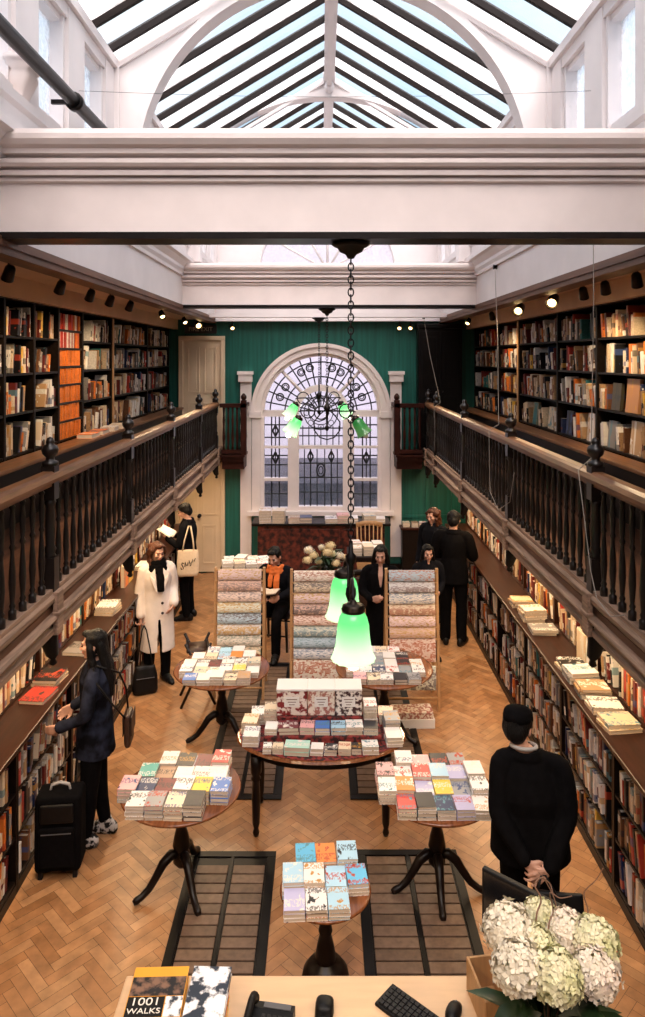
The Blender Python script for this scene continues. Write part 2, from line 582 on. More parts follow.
# ---------------------------------------------------------------- camera, sky
cam = bpy.data.cameras.new('camera')
cam.sensor_fit = 'VERTICAL'
cam.sensor_height = 24
cam.sensor_width = 24
cam.lens = FPX / 1017 * 24
cam.shift_y = -(508.5 - VY) / 1017
cam.shift_x = (322.5 - VX) / 1017
cam.clip_start = .05
cam.clip_end = 200
camo = bpy.data.objects.new('camera', cam)
COL.objects.link(camo)
camo.location = (0, 0, CAMZ)
camo.rotation_euler = (R(90), 0, 0)
scene.camera = camo
vs = scene.view_settings
vs.view_transform = 'Standard'
vs.look = 'None'
vs.gamma = 1
vs.use_curve_mapping = False
vs.exposure = EXPO
scene.cycles.use_denoising = True
scene.cycles.max_bounces = 10
scene.cycles.transparent_max_bounces = 16
scene.cycles.sample_clamp_indirect = 6
w = bpy.data.worlds.new('sky')
scene.world = w
w.use_nodes = True
nt = w.node_tree
bg = nt.nodes['Background']
tc = nt.nodes.new('ShaderNodeTexCoord')
nz = nt.nodes.new('ShaderNodeTexNoise')
nz.inputs['Scale'].default_value = 2.2
nz.inputs['Detail'].default_value = 6
nt.links.new(tc.outputs['Generated'], nz.inputs['Vector'])
rp = nt.nodes.new('ShaderNodeValToRGB')
rp.color_ramp.elements[0].position = .42
rp.color_ramp.elements[0].color = (.44, .66, .84, 1)
rp.color_ramp.elements[1].position = .60
rp.color_ramp.elements[1].color = (.84, .90, .97, 1)
nt.links.new(nz.outputs['Fac'], rp.inputs['Fac'])
nt.links.new(rp.outputs['Color'], bg.inputs['Color'])
SKY = 0.66
bg.inputs['Strength'].default_value = SKY
_s = bpy.data.lights.new('hazy_sun', 'SUN')
_s.energy = SUN_E
_s.angle = R(55)
_s.color = (1, .86, .80)
_so = bpy.data.objects.new('hazy_sun', _s)
COL.objects.link(_so)
_so.rotation_euler = (R(40), 0, R(8))
# ================================================================ ROOM SHELL
YB, YF = 13.1, -2.6
WL, WR = -1.92, 2.12          # sides of the skylight well
RC = (WL + WR) / 2
EZ, RZ = 6.6, 7.85            # eaves and ridge


def floor():
    mb = MB()
    mb.box(-3.1, 3.1, YF, YB + .02, -.12, -.004, 0, (.05, .025, .012))
    L, W_ = .30, .075
    n = 4
    c45 = math.cos(PI / 4)
    tones = [(.47, .232, .098), (.43, .203, .083), (.51, .262, .116), (.37, .168, .064), (.45, .212, .086), (.48, .246, .106)]
    g = .0012
    for a in range(-170, 175):
        for b in range(-22, 23):
            ox, oy = a + n * b, a - n * b
            for (x0, y0, x1, y1) in ((ox, oy, ox + n, oy + 1), (ox, oy + 1, ox + 1, oy + n + 1)):
                mx, my = (x0 + x1) / 2 * W_, (y0 + y1) / 2 * W_
                X, Y = (mx - my) * c45, (mx + my) * c45 + 5
                if not (-2.5 < X < 2.5 and YF < Y < YB):
                    continue
                pts = []
                for (px, py) in ((x0 * W_ + g, y0 * W_ + g), (x1 * W_ - g, y0 * W_ + g), (x1 * W_ - g, y1 * W_ - g), (x0 * W_ + g, y1 * W_ - g)):
                    pts.append(((px - py) * c45, (px + py) * c45 + 5, 0))
                t = tones[rnd.randrange(6)]
                k = rnd.uniform(.88, 1.1)
                mb.face(pts, 0, (t[0] * k, t[1] * k, t[2] * k))
    o = mb.build('floor', M['floorA'], colour=True)
    struct(o)


floor()

# side walls and front wall
for s, nm in ((-1, 'left'), (1, 'right')):
    mb = MB()
    x = 3.1 * s
    mb.box(min(x, x + .15 * s), max(x, x + .15 * s), YF, YB + .2, -.1, 4.75)
    struct(mb.build('wall_' + nm, M['mahog']))
mb = MB()
mb.box(-3.1, 3.1, YF - .15, YF, -.1, 7.7)
struct(mb.build('wall_front', M['white2']))

# back wall with the arched window opening
CX, CZ = -.02, 2.90
RO = 1.06
mb = MB()
mb.box(-3.1, CX - RO, YB, YB + .25, -.1, 4.6)
mb.box(CX + RO, 3.1, YB, YB + .25, -.1, 4.6)
mb.box(CX - RO, CX + RO, YB, YB + .25, -.1, 1.13)
N_ = 32
for i in range(N_):
    t0, t1 = PI * i / N_, PI * (i + 1) / N_
    x0, z0, x1, z1 = CX + RO * math.cos(t0), CZ + RO * math.sin(t0), CX + RO * math.cos(t1), CZ + RO * math.sin(t1)
    mb.prism([(x0, z0), (x0, 4.6), (x1, 4.6), (x1, z1)], YB, YB + .25)
struct(mb.build('wall_back', M['green']))

# gable above the back wall with a lunette
mb = MB()
GC, GR = 5.5, 1.22
mb.box(-2.3, 2.5, YB, YB + .2, 4.6, 5.5)
for i in range(N_):
    t0, t1 = PI * i / N_, PI * (i + 1) / N_

    def top(x):
        return EZ + (RZ - EZ) * (1 - abs(x - RC) / (WR - RC + .06))
    x0, z0, x1, z1 = RC + GR * math.cos(t0), GC + GR * math.sin(t0), RC + GR * math.cos(t1), GC + GR * math.sin(t1)
    mb.prism([(x0, z0), (x0, top(x0)), (x1, top(x1)), (x1, z1)], YB, YB + .2)
for s in (-1, 1):
    xa, xb = RC + s * GR, RC + s * 2.1
    mb.prism([(xa, 5.5), (xb, 5.5), (xb, top(xb)), (xa, top(xa))], YB, YB + .2)
mb.ringstrip(RC, GC, GR, GR + .1, 0, PI, YB - .06, YB)
struct(mb.build('wall_gable', M['white']))
root = bpy.data.objects.new('window_7', None); COL.objects.link(root); struct(root, 'white lunette fanlight high in the end gable')
mb = MB()
for i in range(N_):
    t0, t1 = PI * i / N_, PI * (i + 1) / N_
    mb.face([(RC, YB + .1, GC), (RC + GR * math.cos(t0), YB + .1, GC + GR * math.sin(t0)), (RC + GR * math.cos(t1), YB + .1, GC + GR * math.sin(t1))])
mb.build('pane', M['frostglass'], root)
mb = MB()
for k in range(1, 6):
    t = PI * k / 6
    mb.tube([(RC, YB + .08, GC), (RC + GR * math.cos(t), YB + .08, GC + GR * math.sin(t))], .025, 6)
mb.build('glazing_bar', M['white'], root)

# ceilings over the galleries, edge beams, well walls
for s, nm, xe in ((-1, 'left', WL), (1, 'right', WR)):
    mb = MB()
    a, b = sorted((xe + s * .05, 3.1 * s))
    mb.box(a, b, YF, YB, 4.6, 4.72)
    struct(mb.build('ceiling_' + nm, M['cream']))
    mb = MB()
    a, b = sorted((xe, xe + s * .17))
    mb.box(a, b, YF, YB, 4.53, 4.6)
    a, b = sorted((xe - s * .015, xe + s * .03))
    mb.box(a, b, YF, YB, 4.575, 4.63)
    struct(mb.build('trim_1' if s < 0 else 'trim_2', M['brownbeam']))
    mb = MB()
    a, b = sorted((xe, xe + s * .16))
    mb.box(a, b, YF, YB, 4.63, 5.5)
    # cornice profile along the well
    prof = [(0, 5.02), (.03, 5.02), (.03, 5.06), (.05, 5.10), (.05, 5.14), (.10, 5.2), (.14, 5.22), (.14, 5.27), (.06, 5.29), (.06, 5.42), (.09, 5.44), (.09, 5.5), (0, 5.5)]
    poly = [(xe - s * dx, z) for dx, z in prof]
    mb.prism(poly, YF, YB)
    struct(mb.build('wall_well_' + nm, M['white']))
    # lantern side windows
    root = bpy.data.objects.new('window_%d' % (2 if s < 0 else 3), None); COL.objects.link(root)
    struct(root, 'row of obscured lantern windows above the %s gallery' % nm)
    xw = xe + s * .10
    mb = MB()
    mb.box(min(xw, xw + .012 * s), max(xw, xw + .012 * s), YF, YB, 5.52, 6.48)
    mb.build('pane', M['sideglass'], root)
    mb = MB()
    a, b = sorted((xe - s * .02, xe + s * .16))
    mb.box(a, b, YF, YB, 5.48, 5.58)
    mb.box(a, b, YF, YB, 6.44, EZ + .06)
    a2, b2 = sorted((xe - s * .06, xe + s * .1))
    mb.box(a2, b2, YF, YB, 6.54, 6.62)
    y = 5.56 - .93 * 8
    while y < YB:
        a3, b3 = sorted((xe - s * .028, xe + s * .15))
        mb.box(a3, b3, y - .18, y + .18, 5.495, 6.53)
        for e in (-1, 1):
            yy = y + e * .2
            c, d = sorted((xe + s * .0, xe + s * .13))
            mb.box(c, d, yy - .025, yy + .025, 5.56, 6.46)
        for zz in (5.60, 6.42):
            c, d = sorted((xe + s * .02, xe + s * .12))
            mb.box(c, d, y + .2, y + .73, zz - .025, zz + .025)
        y += .93
    mb.build('window_frame', M['white'], root)

# ridged skylight: two glazed slopes
for s, nm in ((-1, 'left'), (1, 'right')):
    root = bpy.data.objects.new('window_%d' % (4 if s < 0 else 5), None); COL.objects.link(root)
    struct(root, 'glazed %s slope of the ridged skylight' % nm)
    xe = (WL - .06) if s < 0 else (WR + .06)

    def S(t, off=0.0):     # point on the slope, t = 0 at the eaves
        nrm = Vector((s * (RZ - EZ), 0, abs(xe - RC))).normalized()
        p = Vector((xe + (RC - xe) * t, 0, EZ + (RZ - EZ) * t)) + nrm * off
        return p.x, p.z
    pitch = .47
    y = YF + .1
    k = 0
    bars = MB()
    mbc, mbf = MB(), MB()
    while y < YB:
        (xa, za), (xb, zb) = S(-.04, .03), S(1, .03)
        tgt = mbf if k % 2 else mbc
        tgt.face([(xa, y, za), (xa, y + pitch, za), (xb, y + pitch, zb), (xb, y, zb)])
        poly = [S(-.03, -.025), S(1, -.025), S(1, .045), S(-.03, .045)]
        bars.prism(poly, y - .022, y + .022)
        k += 1
        y += pitch
    mbc.build('clear_pane', M['clearglass'], root)
    mbf.build('frosted_pane', M['frostglass'], root)
    bars.build('glazing_bar', M['skybar'], root)
mb = MB()
mb.box(RC - .07, RC + .07, YF, YB, RZ - .16, RZ + .05)
mb.box(RC - .03, RC + .03, YF, YB, RZ - .24, RZ - .16)
struct(mb.build('ridge_beam', M['white']))

# arched trusses across the lantern
for q, ya in enumerate((6.6, 9.95)):
    mb = MB()
    AC, AR, T = 5.60, 1.78, .16
    if q == 1:
        AC, AR = 5.06, 2.44
    AA = 0 if q == 0 else math.acos(1.78 / 2.44)     # the farther arch is a flatter segment
    AX, AZ = (AR * math.cos(AA), AC + AR * math.sin(AA))

    def top(x):
        return EZ + (RZ - EZ) * (1 - abs(x - RC) / (WR - RC + .06)) - .02
    NS = 40
    for i in range(NS):
        t0, t1 = AA + (PI - 2 * AA) * i / NS, AA + (PI - 2 * AA) * (i + 1) / NS
        x0, z0, x1, z1 = RC + AR * math.cos(t0), AC + AR * math.sin(t0), RC + AR * math.cos(t1), AC + AR * math.sin(t1)
        mb.prism([(x0, z0), (x0, max(z0 + .02, top(x0))), (x1, max(z1 + .02, top(x1))), (x1, z1)], ya, ya + T)
    for s in (-1, 1):
        xa, xb = RC + s * AX, RC + s * 2.05
        mb.prism([(xa, 5.23), (xb, 5.23), (xb, top(xb)), (xa, top(xa))], ya, ya + T)
        mb.box(min(xa, xa + s * .07), max(xa, xa + s * .07), ya - .04, ya, 5.23, AZ)
        # raised moulding that follows the rafters
        xt = RC + s * 2.02
        zt = top(xt)
        mb.prism([(RC, top(RC) - .1), (xt, zt - .1), (xt, zt - .05), (RC, top(RC) - .05)], ya - .03, ya)
        mb.box(min(xb, xb - s * .1), max(xb, xb - s * .1), ya - .05, ya, 5.23, zt - .02)
    mb.ringstrip(RC, AC, AR, AR + .07, AA, PI - AA, ya - .04, ya, 40)
    # turned boss below the ridge
    mb.lathe([(.0, -.30), (.05, -.27), (.07, -.2), (.05, -.15), (.09, -.1), (.09, 0), (.06, .05)], RC, ya - .07, RZ - .02, 12)
    struct(mb.build('trim_%d' % (3 + q), M['white']))


def cross_beam(name, yf, zb, zt, depth=.2):
    mb = MB()
    mb.box(WL, WR, yf, yf + depth, zb + .03, zt - .02)
    H = zt
    prof = [(0, H - .29), (-.025, H - .28), (-.025, H - .262), (-.005, H - .260), (-.005, H - .250), (-.05, H - .248), (-.055, H - .222), (-.015, H - .218), (-.015, H - .205), (-.07, H - .203), (-.085, H - .185), (-.085, H - .160), (-.03, H - .155), (-.03, H - .135),
            (-.095, H - .133), (-.10, H - .105), (-.125, H - .09), (-.145, H - .06), (-.145, H - .03), (-.13, H), (0, H)]
    mb.prism([(yf + a, z) for a, z in prof], WL, WR, plane='YZ')
    root = mb.build(name, M['white2'])
    struct(root)
    mb = MB()
    mb.box(WL, WR, yf - .02, yf + depth + .02, zb - .01, zb + .03)
    mb.build('bottom_fillet', M['mahog'], root)
    return root


cross_beam('ceiling_beam_1', 4.30, 4.62, 5.23)
cross_beam('ceiling_beam_2', 9.90, 4.60, 5.19)
mb = MB()
mb.box(WL, WR, 12.86, YB, 4.56, 5.0)
mb.prism([(12.86, 4.86), (12.8, 4.9), (12.78, 4.96), (12.78, 5.02), (12.9, 5.02)], WL, WR, plane='YZ')
struct(mb.build('ceiling_beam_3', M['white']))

# bracketed capital high on the well side and the pipe beside it
mb = MB()
mb.loft([(-1.90, 4.5, 5.40, .02, .05), (-1.89, 4.5, 5.44, .045, .07), (-1.885, 4.5, 5.50, .03, .06), (-1.88, 4.5, 5.56, .05, .075), (-1.87, 4.5, 5.64, .075, .09), (-1.865, 4.5, 5.68, .06, .085), (-1.86, 4.5, 5.70, .09, .11), (-1.86, 4.5, 5.725, .09, .11), (-1.855, 4.5, 5.73, .105, .125), (-1.855, 4.5, 5.76, .105, .125)], 20, pw=5)
struct(mb.build('trim_5', M['white2']))
mb = MB()
mb.tube([(-1.70, YF + .1, 5.66), (-1.70, 6.58, 5.66)], .045, 14)
for y in (2.2, 3.6, 4.95, 6.2):
    mb.lathe([(.045, -.03), (.062, -.03), (.062, .03), (.045, .03)], -1.70, y, 5.66, 14, mtx=Matrix.Rotation(PI / 2, 3, 'X'))
    mb.box(-1.86, -1.70, y - .012, y + .012, 5.645, 5.675)
tag(mb.build('rainwater_pipe', M['iron']), 'black iron pipe running along the skylight well above the left gallery', 'pipe')
for q, (y, z) in enumerate(((5.6, 5.98), (5.9, 5.72))):
    mb = MB()
    pts = [(WL - .02 + (WR - WL + .04) * i / 12, y, z - .05 * math.sin(PI * i / 12)) for i in range(13)]
    mb.tube(pts, .0017, 5)
    tag(mb.build('tie_wire', M['iron']), ('upper' if q == 0 else 'lower') + ' thin wire stretched across the skylight well', 'wire')

# galleries: floor slab, fascia mouldings
for s, nm in ((-1, 'left'), (1, 'right')):
    mb = MB()
    a, b = sorted((1.83 * s, 3.1 * s))
    mb.box(a, b, YF, YB, 2.12, 2.22)
    struct(mb.build('floor_gallery_' + nm, M['brownbeam']))
    prof = [(-.05, 2.10), (.02, 2.04), (.045, 2.04), (.045, 2.075), (.025, 2.085), (.02, 2.10), (.02, 2.12), (.06, 2.13), (.07, 2.15), (.06, 2.165), (.02, 2.175), (.01, 2.25), (.05, 2.26), (.055, 2.29), (.04, 2.31), (-.05, 2.31)]
    mb = MB()
    mb.prism([(s * 1.85 - s * d, z) for d, z in prof], YF, YB)
    struct(mb.build('trim_%d' % (6 if s < 0 else 7), M['fascia']))
    # under-gallery downstand by the shelves
    mb = MB()
    a, b = sorted((2.62 * s, 2.70 * s))
    mb.box(a, b, YF, YB, 4.42, 4.6)
    struct(mb.build('trim_%d' % (8 if s < 0 else 9), M['cream']))

# turned balusters and newels
bal = MB()
bal.lathe([(r * .95, z) for r, z in [(.026, 0), (.026, .06), (.014, .07), (.022, .09), (.014, .105), (.017, .13), (.024, .22), (.021, .30), (.013, .40), (.013, .42), (.021, .44), (.013, .46), (.017, .5), (.021, .58), (.013, .66), (.022, .68), (.013, .695), (.026, .705), (.026, .76)]], 0, 0, 0, 8)
BALM = bal.mesh('baluster', M['balwood'])
nw = MB()
nw.box(-.045, .045, -.045, .045, 0, .24)
nw.lathe([(.045, .24), (.03, .26), (.042, .29), (.03, .32), (.036, .42), (.028, .58), (.042, .61), (.03, .63)], 0, 0, 0, 10)
nw.box(-.045, .045, -.045, .045, .63, .86)
nw.lathe([(.055, .86), (.055, .885), (.03, .895), (.028, .915), (.052, .94), (.058, .965), (.05, .99), (.025, 1.005), (.03, 1.02), (.02, 1.045), (.0, 1.055)], 0, 0, 0, 12)
NEWM = nw.mesh('newel_post', M['balwood'])
cb = MB()
cb.loft([(.03, 0, -.25, .010, .010), (.03, 0, -.235, .026, .026), (.03, 0, -.205, .016, .016), (.025, 0, -.18, .04, .036), (.01, 0, -.12, .05, .042), (-.03, 0, -.04, .09, .042), (-.07, 0, .035, .135, .044)], 14, pw=3)
cb.bbox(.045, .085, -.05, .05, -.03, .262, .006, 1)
cb.bbox(.04, .095, -.06, .06, .10, .13, .006, 1)
CORM = cb.mesh('corbel', [M['blackwood'], M['fascia']])
POSTS = {-1: (2.95, 4.9, 6.87, 8.82, 10.83, 12.5), 1: (2.7, 4.87, 7.05, 9.35, 11.6, 12.5)}


def railing(s, nm):
    t = thing('gallery_railing', 'dark turned-baluster railing with oak handrail along the %s gallery' % nm, 'railing', (s * 1.85, 0, 2.31))
    mb = MB()
    y0, y1 = 2.9 if s < 0 else 2.65, 12.55
    prof = [(-.06, .755), (-.065, .78), (-.055, .81), (-.03, .825), (.03, .825), (.055, .81), (.065, .78), (.06, .755)]
    mb.prism(prof, y0, y1)
    mb.box(-.03, .03, y0, y1, .725, .755)
    mb.build('handrail', M['railwood'], t)
    mb = MB()
    mb.box(-.035, .035, y0, y1, 0, .03)
    mb.build('bottom_rail', M['fascia'], t)
    ps = POSTS[s]
    for y in ps:
        o = bpy.data.objects.new('newel_post', NEWM); COL.objects.link(o); o.parent = t; o.location = (0, y, 0)
    for a, b in zip(ps, ps[1:]):
        n = max(3, round((b - a) / .148))
        for k in range(1, n):
            o = bpy.data.objects.new('baluster', BALM); COL.objects.link(o); o.parent = t
            o.location = (0, a + (b - a) * k / n, .02); o.rotation_euler = (0, 0, k * .7)
    # brackets hang from the fascia below each newel
    for k, y in enumerate(ps):
        if y < 3.5:
            continue
        o = bpy.data.objects.new('corbel', CORM); COL.objects.link(o)
        o.location = (s * 1.86, y, 2.06)
        o.rotation_euler = (0, 0, 0 if s < 0 else PI)
        far = len(ps) - k
        tag(o, 'carved black drop bracket under the %s gallery, %s from the window wall' % (nm, ORD[far]), 'bracket', 'gallery brackets')


railing(-1, 'left')
railing(1, 'right')

# small balconies where the galleries turn at the end wall
for s, nm, xa, xb in ((-1, 'left', -1.745, -1.36), (1, 'right', 1.745, 1.30)):
    t = thing('balcony_railing', 'short dark red balcony railing at the %s side of the arched window' % nm, 'railing', (0, 0, 2.22))
    a, b = sorted((xa, xb))
    mb = MB()
    mb.box(a, b, 12.5, 13.0, -.12, 0)
    mb.box(a - .02, b + .02, 12.46, 13.0, -.04, .0)
    mb.prism([(a, -.26), (b, -.26), (b + .0, -.12), (a, -.12)], 12.56, 12.99)
    mb.build('balcony_floor', M['redwood'], t)
    mb = MB()
    mb.box(a - .03, b + .03, 12.46, 12.56, .82, .89)
    e = xb
    mb.box(e - .05, e + .05, 12.46, 12.99, .82, .89)
    mb.box(a, b, 12.49, 12.53, .02, .09)
    mb.build('handrail', M['redwood'], t)
    for k in range(5):
        m_ = MB(); x = a + (b - a) * (k + .5) / 5
        m_.lathe([(.024, .09), (.016, .16), (.026, .3), (.016, .48), (.022, .6), (.016, .7), (.024, .82)], x, 12.51, 0, 8)
        m_.build('baluster', M['redwood'], t)
    for yy in (12.68, 12.84):
        m_ = MB()
        m_.lathe([(.024, 0), (.016, .16), (.026, .3), (.016, .48), (.022, .6), (.016, .7), (.024, .82)], e, yy, 0, 8)
        m_.build('baluster', M['redwood'], t)
    m_ = MB()
    m_.bbox(e - .05, e + .05, 12.46, 12.56, 0, .95, .008)
    m_.lathe([(.03, .95), (.05, .98), (.05, 1.02), (.02, 1.06), (0, 1.07)], e, 12.51, 0, 10)
    m_.build('newel_post', M['redwood'], t)

# ================================================================ ARCHED WINDOW
win = bpy.data.objects.new('window_1', None); COL.objects.link(win)
struct(win, 'tall arched stained glass window in a cream surround in the green end wall')
YG = 13.17
mb = MB()      # frame
y0, y1 = YB - .02, YB + .14
mb.ringstrip(CX, CZ, 1.03, 1.10, 0, PI, y0, y1, 36)
mb.ringstrip(CX, CZ, .40, .515, 0, PI, y0, y1, 28)
for s in (-1, 1):
    a, b = sorted((CX + s * 1.032, CX + s * 1.10)); mb.box(a, b, y0 - .004, y1 + .003, 1.121, CZ + .002)
    a, b = sorted((CX + s * .402, CX + s * .60)); mb.box(a, b, y0 - .007, y1 + .004, 1.122, CZ - .01)
    a, b = sorted((CX + s * .50, CX + s * 1.05))
    mb.box(a, b, y0, y1, 2.835, 2.95)
    mb.box(a, b, y0, y1, 2.26, 2.30)
    mb.box(a, b, y0, y1, 1.665, 1.715)
    mb.box(a, b, y0, y1, 1.12, 1.17)
    t = PI / 2 + s * R(43)
    mb.tube([(CX + .5 * math.cos(t), y0 + .07, CZ + .5 * math.sin(t)), (CX + 1.05 * math.cos(t), y0 + .07, CZ + 1.05 * math.sin(t))], .03, 4)
mb.box(CX - .42, CX + .42, y0 + .003, y1 - .002, 2.25, 2.31)
mb.box(CX - .42, CX + .42, y0 + .003, y1 - .002, 1.119, 1.20)
mb.build('window_frame', M['white2'], win)
mb = MB()
pts = [(CX + 1.05 * math.cos(PI * i / 40), YG, CZ + 1.05 * math.sin(PI * i / 40)) for i in range(41)] + [(CX - 1.05, YG, 1.13), (CX + 1.05, YG, 1.13)]
mb.face(pts)
mb.build('leaded_pane', M['leadglass'], win)
mb = MB()      # lead cames


def lead(x0, z0, x1, z1, w_=.008):
    mb.tube([(CX + x0, YG - .015, z0), (CX + x1, YG - .015, z1)], w_ * 1.6, 4, cap=False)


def leadc(x, z, rx, rz, w_=.008, n=14):
    mb.tube([(CX + x + rx * math.cos(2 * PI * i / n), YG - .015, z + rz * math.sin(2 * PI * i / n)) for i in range(n)], w_, 4, closed=True)


for k in range(1, 16):
    t = PI * k / 16
    if abs(t - PI / 2 - R(43)) < .05 or abs(t - PI / 2 + R(43)) < .05:
        continue
    lead(.52 * math.cos(t), CZ + .52 * math.sin(t), 1.04 * math.cos(t), CZ + 1.04 * math.sin(t))
for r in (.66, .93):
    for i in range(28):
        t0, t1 = PI * i / 28, PI * (i + 1) / 28
        lead(r * math.cos(t0), CZ + r * math.sin(t0), r * math.cos(t1), CZ + r * math.sin(t1))
for s in (-1, 1):
    for (r, d) in ((.82, 26), (.84, 14), (.80, 69), (.80, 54)):
        t = PI / 2 + s * R(d)
        leadc(r * math.cos(t), CZ + r * math.sin(t), .065, .065, .014)
        leadc(r * math.cos(t), CZ + r * math.sin(t), .035, .035, .008)
    for xx in (.76, .90):
        lead(s * xx, 1.17, s * xx, 2.835)
    lead(s * .83, 1.72, s * .83, 2.83, .006)
    for zz in (1.42, 1.95, 2.12, 2.45, 2.68):
        lead(s * .6, zz, s * 1.03, zz)
    for zz in (2.08, 2.57):
        for (a, b, c, d) in ((0, .1, .05, 0), (.05, 0, 0, -.1), (0, -.1, -.05, 0), (-.05, 0, 0, .1)):
            lead(s * .83 + a, zz + b, s * .83 + c, zz + d, .011)
    for (a, b, c, d) in ((0, .1, .05, 0), (.05, 0, 0, -.1), (0, -.1, -.05, 0), (-.05, 0, 0, .1)):
        lead(s * .19 + a, 2.10 + b, s * .19 + c, 2.10 + d, .010)
    lead(s * .19, 1.2, s * .19, 2.26)
    lead(s * .30, 1.2, s * .30, 2.26, .006)
    lead(s * .07, 1.2, s * .07, 2.26, .006)
for zz in (1.45, 1.72, 1.98):
    lead(-.4, zz, .4, zz)
leadc(0, 1.85, .075, .12, .016); leadc(0, 1.85, .04, .07, .010)
for k in range(1, 12):
    t = PI * k / 12
    lead(.1 * math.cos(t), CZ + .1 * math.sin(t), .40 * math.cos(t), CZ + .40 * math.sin(t), .007)
for r, wd in ((.12, .012), (.22, .008), (.31, .010)):
    leadc(0, CZ, r, r, wd, 20)
for k in range(8):
    t = 2 * PI * k / 8
    leadc(.26 * math.cos(t), CZ + .26 * math.sin(t), .05, .05, .007, 10)
for k in range(-3, 4):
    lead(k * .11, 2.31, k * .11, 2.66, .006)
lead(-.4, 2.48, .4, 2.48); lead(-.4, 2.62, .4, 2.62)
mb.build('leading', M['lead'], win)
mb = MB()      # surround: arch moulding, pilasters with caps, sill
mb.ringstrip(CX, CZ, 1.09, 1.25, 0, PI, YB - .07, YB + .01, 36)
mb.ringstrip(CX, CZ, 1.20, 1.27, 0, PI, YB - .10, YB - .06, 36)
for s in (-1, 1):
    a, b = sorted((CX + s * 1.09, CX + s * 1.25)); mb.box(a, b, YB - .07, YB + .01, 1.05, CZ)
    a, b = sorted((CX + s * 1.075, CX + s * 1.30)); mb.box(a, b, YB - .105, YB - .001, 2.82, 2.93)
    a, b = sorted((CX + s * 1.26, CX + s * 1.46)); mb.box(a, b, YB - .06, YB, .3, 3.50)
    a, b = sorted((CX + s * 1.24, CX + s * 1.49)); mb.box(a, b, YB - .12, YB, 3.47, 3.64)
    a, b = sorted((CX + s * 1.22, CX + s * 1.51)); mb.box(a, b, YB - .14, YB, 3.60, 3.66)
mb.box(CX - 1.32, CX + 1.32, YB - .16, YB + .1, 1.06, 1.13)
mb.build('surround', M['white2'], win)

# what lies outside that window
mb = MB(); mb.box(-9, 9, 20, 20.4, -1, 9)
struct(mb.build('exterior_wall', M['pale']))
mb = MB(); mb.box(-6, 6, 15.6, 17.2, -1, 1.2); mb.prism([(15.5, 1.2), (17.3, 1.2), (17.3, 1.5)], -6, 6, plane='YZ')
struct(mb.build('exterior_outbuilding', M['brick']))
mb = MB(); mb.box(-14, 14, YB + .3, 30, -1.2, -1)
struct(mb.build('exterior_ground', M['outground']))


# ================================================================ DOORS
def door(name, x0, x1, z0, z1, knobx):
    root = bpy.data.objects.new(name, None); COL.objects.link(root); struct(root, 'cream panelled door in the green end wall')
    yf = YB - .03
    mb = MB()
    mb.box(x0 + .07, x1 - .07, yf, YB, z0, z1 - .07)
    w_ = x1 - x0 - .14
    zm = z0 + .95
    for (za, zb) in ((z0 + .15, zm - .1), (zm + .08, z1 - .2)):
        for k in range(2):
            xa = x0 + .07 + .09 + k * (w_ - .18 + .08) / 2
            xb = xa + (w_ - .26) / 2
            for (p, q, r_, t_, e_) in ((xa, xb, za, za + .025, 0), (xa, xb, zb - .025, zb, 0), (xa + .001, xa + .025, za + .001, zb - .001, .002), (xb - .025, xb - .001, za + .001, zb - .001, .002)):
                mb.box(p, q, yf - .014 - e_, yf, r_, t_)
            mb.box(xa + .06, xb - .06, yf - .008, yf, za + .06, zb - .06)
    mb.build('door_leaf', M['doorcream'], root)
    mb = MB()
    for (a, b, c, d) in ((x0, x0 + .08, z0, z1 - .081), (x1 - .08, x1, z0, z1 - .081), (x0, x1, z1 - .08, z1)):
        mb.bbox(a, b, yf - .04, YB, c, d, .008)
    mb.build('door_frame', M['doorcream'], root)
    mb = MB()
    mb.lathe([(.035, 0), (.035, .012), (.015, .016), (.015, .045), (.03, .055), (.034, .075), (.02, .09), (0, .092)], knobx, yf, z0 + 1.02, 12, mtx=Matrix.Rotation(PI / 2, 3, 'X'))
    mb.build('knob', M['iron'], root)


door('door_1', -2.60, -1.76, 2.24, 4.30, -1.95)
door('door_2', -2.66, -1.76, .02, 2.10, -2.22)
t = thing('exit_sign', 'dark FIRE EXIT sign above the cream upper door', 'sign', (-2.2, YB - .03, 4.42))
mb = MB(); mb.bbox(-.29, .29, -.02, .025, -.075, .075, .006)
mb.build('sign_board', M['sign'], t)
lettering('FIRE EXIT', .105, M['signtext'], t, (0, -.023, 0), (PI / 2, 0, 0))
t = thing('cupboard', 'tall dark cupboard standing in the corner of the right gallery by the window wall', 'cupboard', (2.10, 12.93, 2.225))
mb = MB(); mb.bbox(-.39, .39, -.13, .14, .08, 2.2, .006); mb.build('body', M['blackwood'], t)
mb = MB(); mb.bbox(-.41, .41, -.16, .14, 2.2, 2.28, .01); mb.build('cornice', M['blackwood'], t)
mb = MB(); mb.bbox(-.37, .37, -.11, .14, 0, .08, .004); mb.build('plinth', M['blackwood'], t)
for s in (-1, 1):
    a, b = sorted((s * .01, s * .37))
    mb = MB(); mb.bbox(a, b, -.15, -.13, .12, 2.15, .004)
    for (c, d) in ((.22, 1.0), (1.15, 2.05)):
        mb.bbox(a + .06, b - .06, -.158, -.15, c, d, .004)
    p = mb.build('door', M['blackwood'], t)
    mb = MB(); mb.lathe([(.008, 0), (.014, .015), (.008, .028), (0, .03)], s * .04, -.15, 1.08, 10, mtx=Matrix.Rotation(PI / 2, 3, 'X')); mb.build('knob', M['bronze'], p)
# baseboards
mb = MB(); mb.box(-1.70, 3.0, YB - .03, YB, 0, .16)
struct(mb.build('baseboard_back', M['darkwood']))
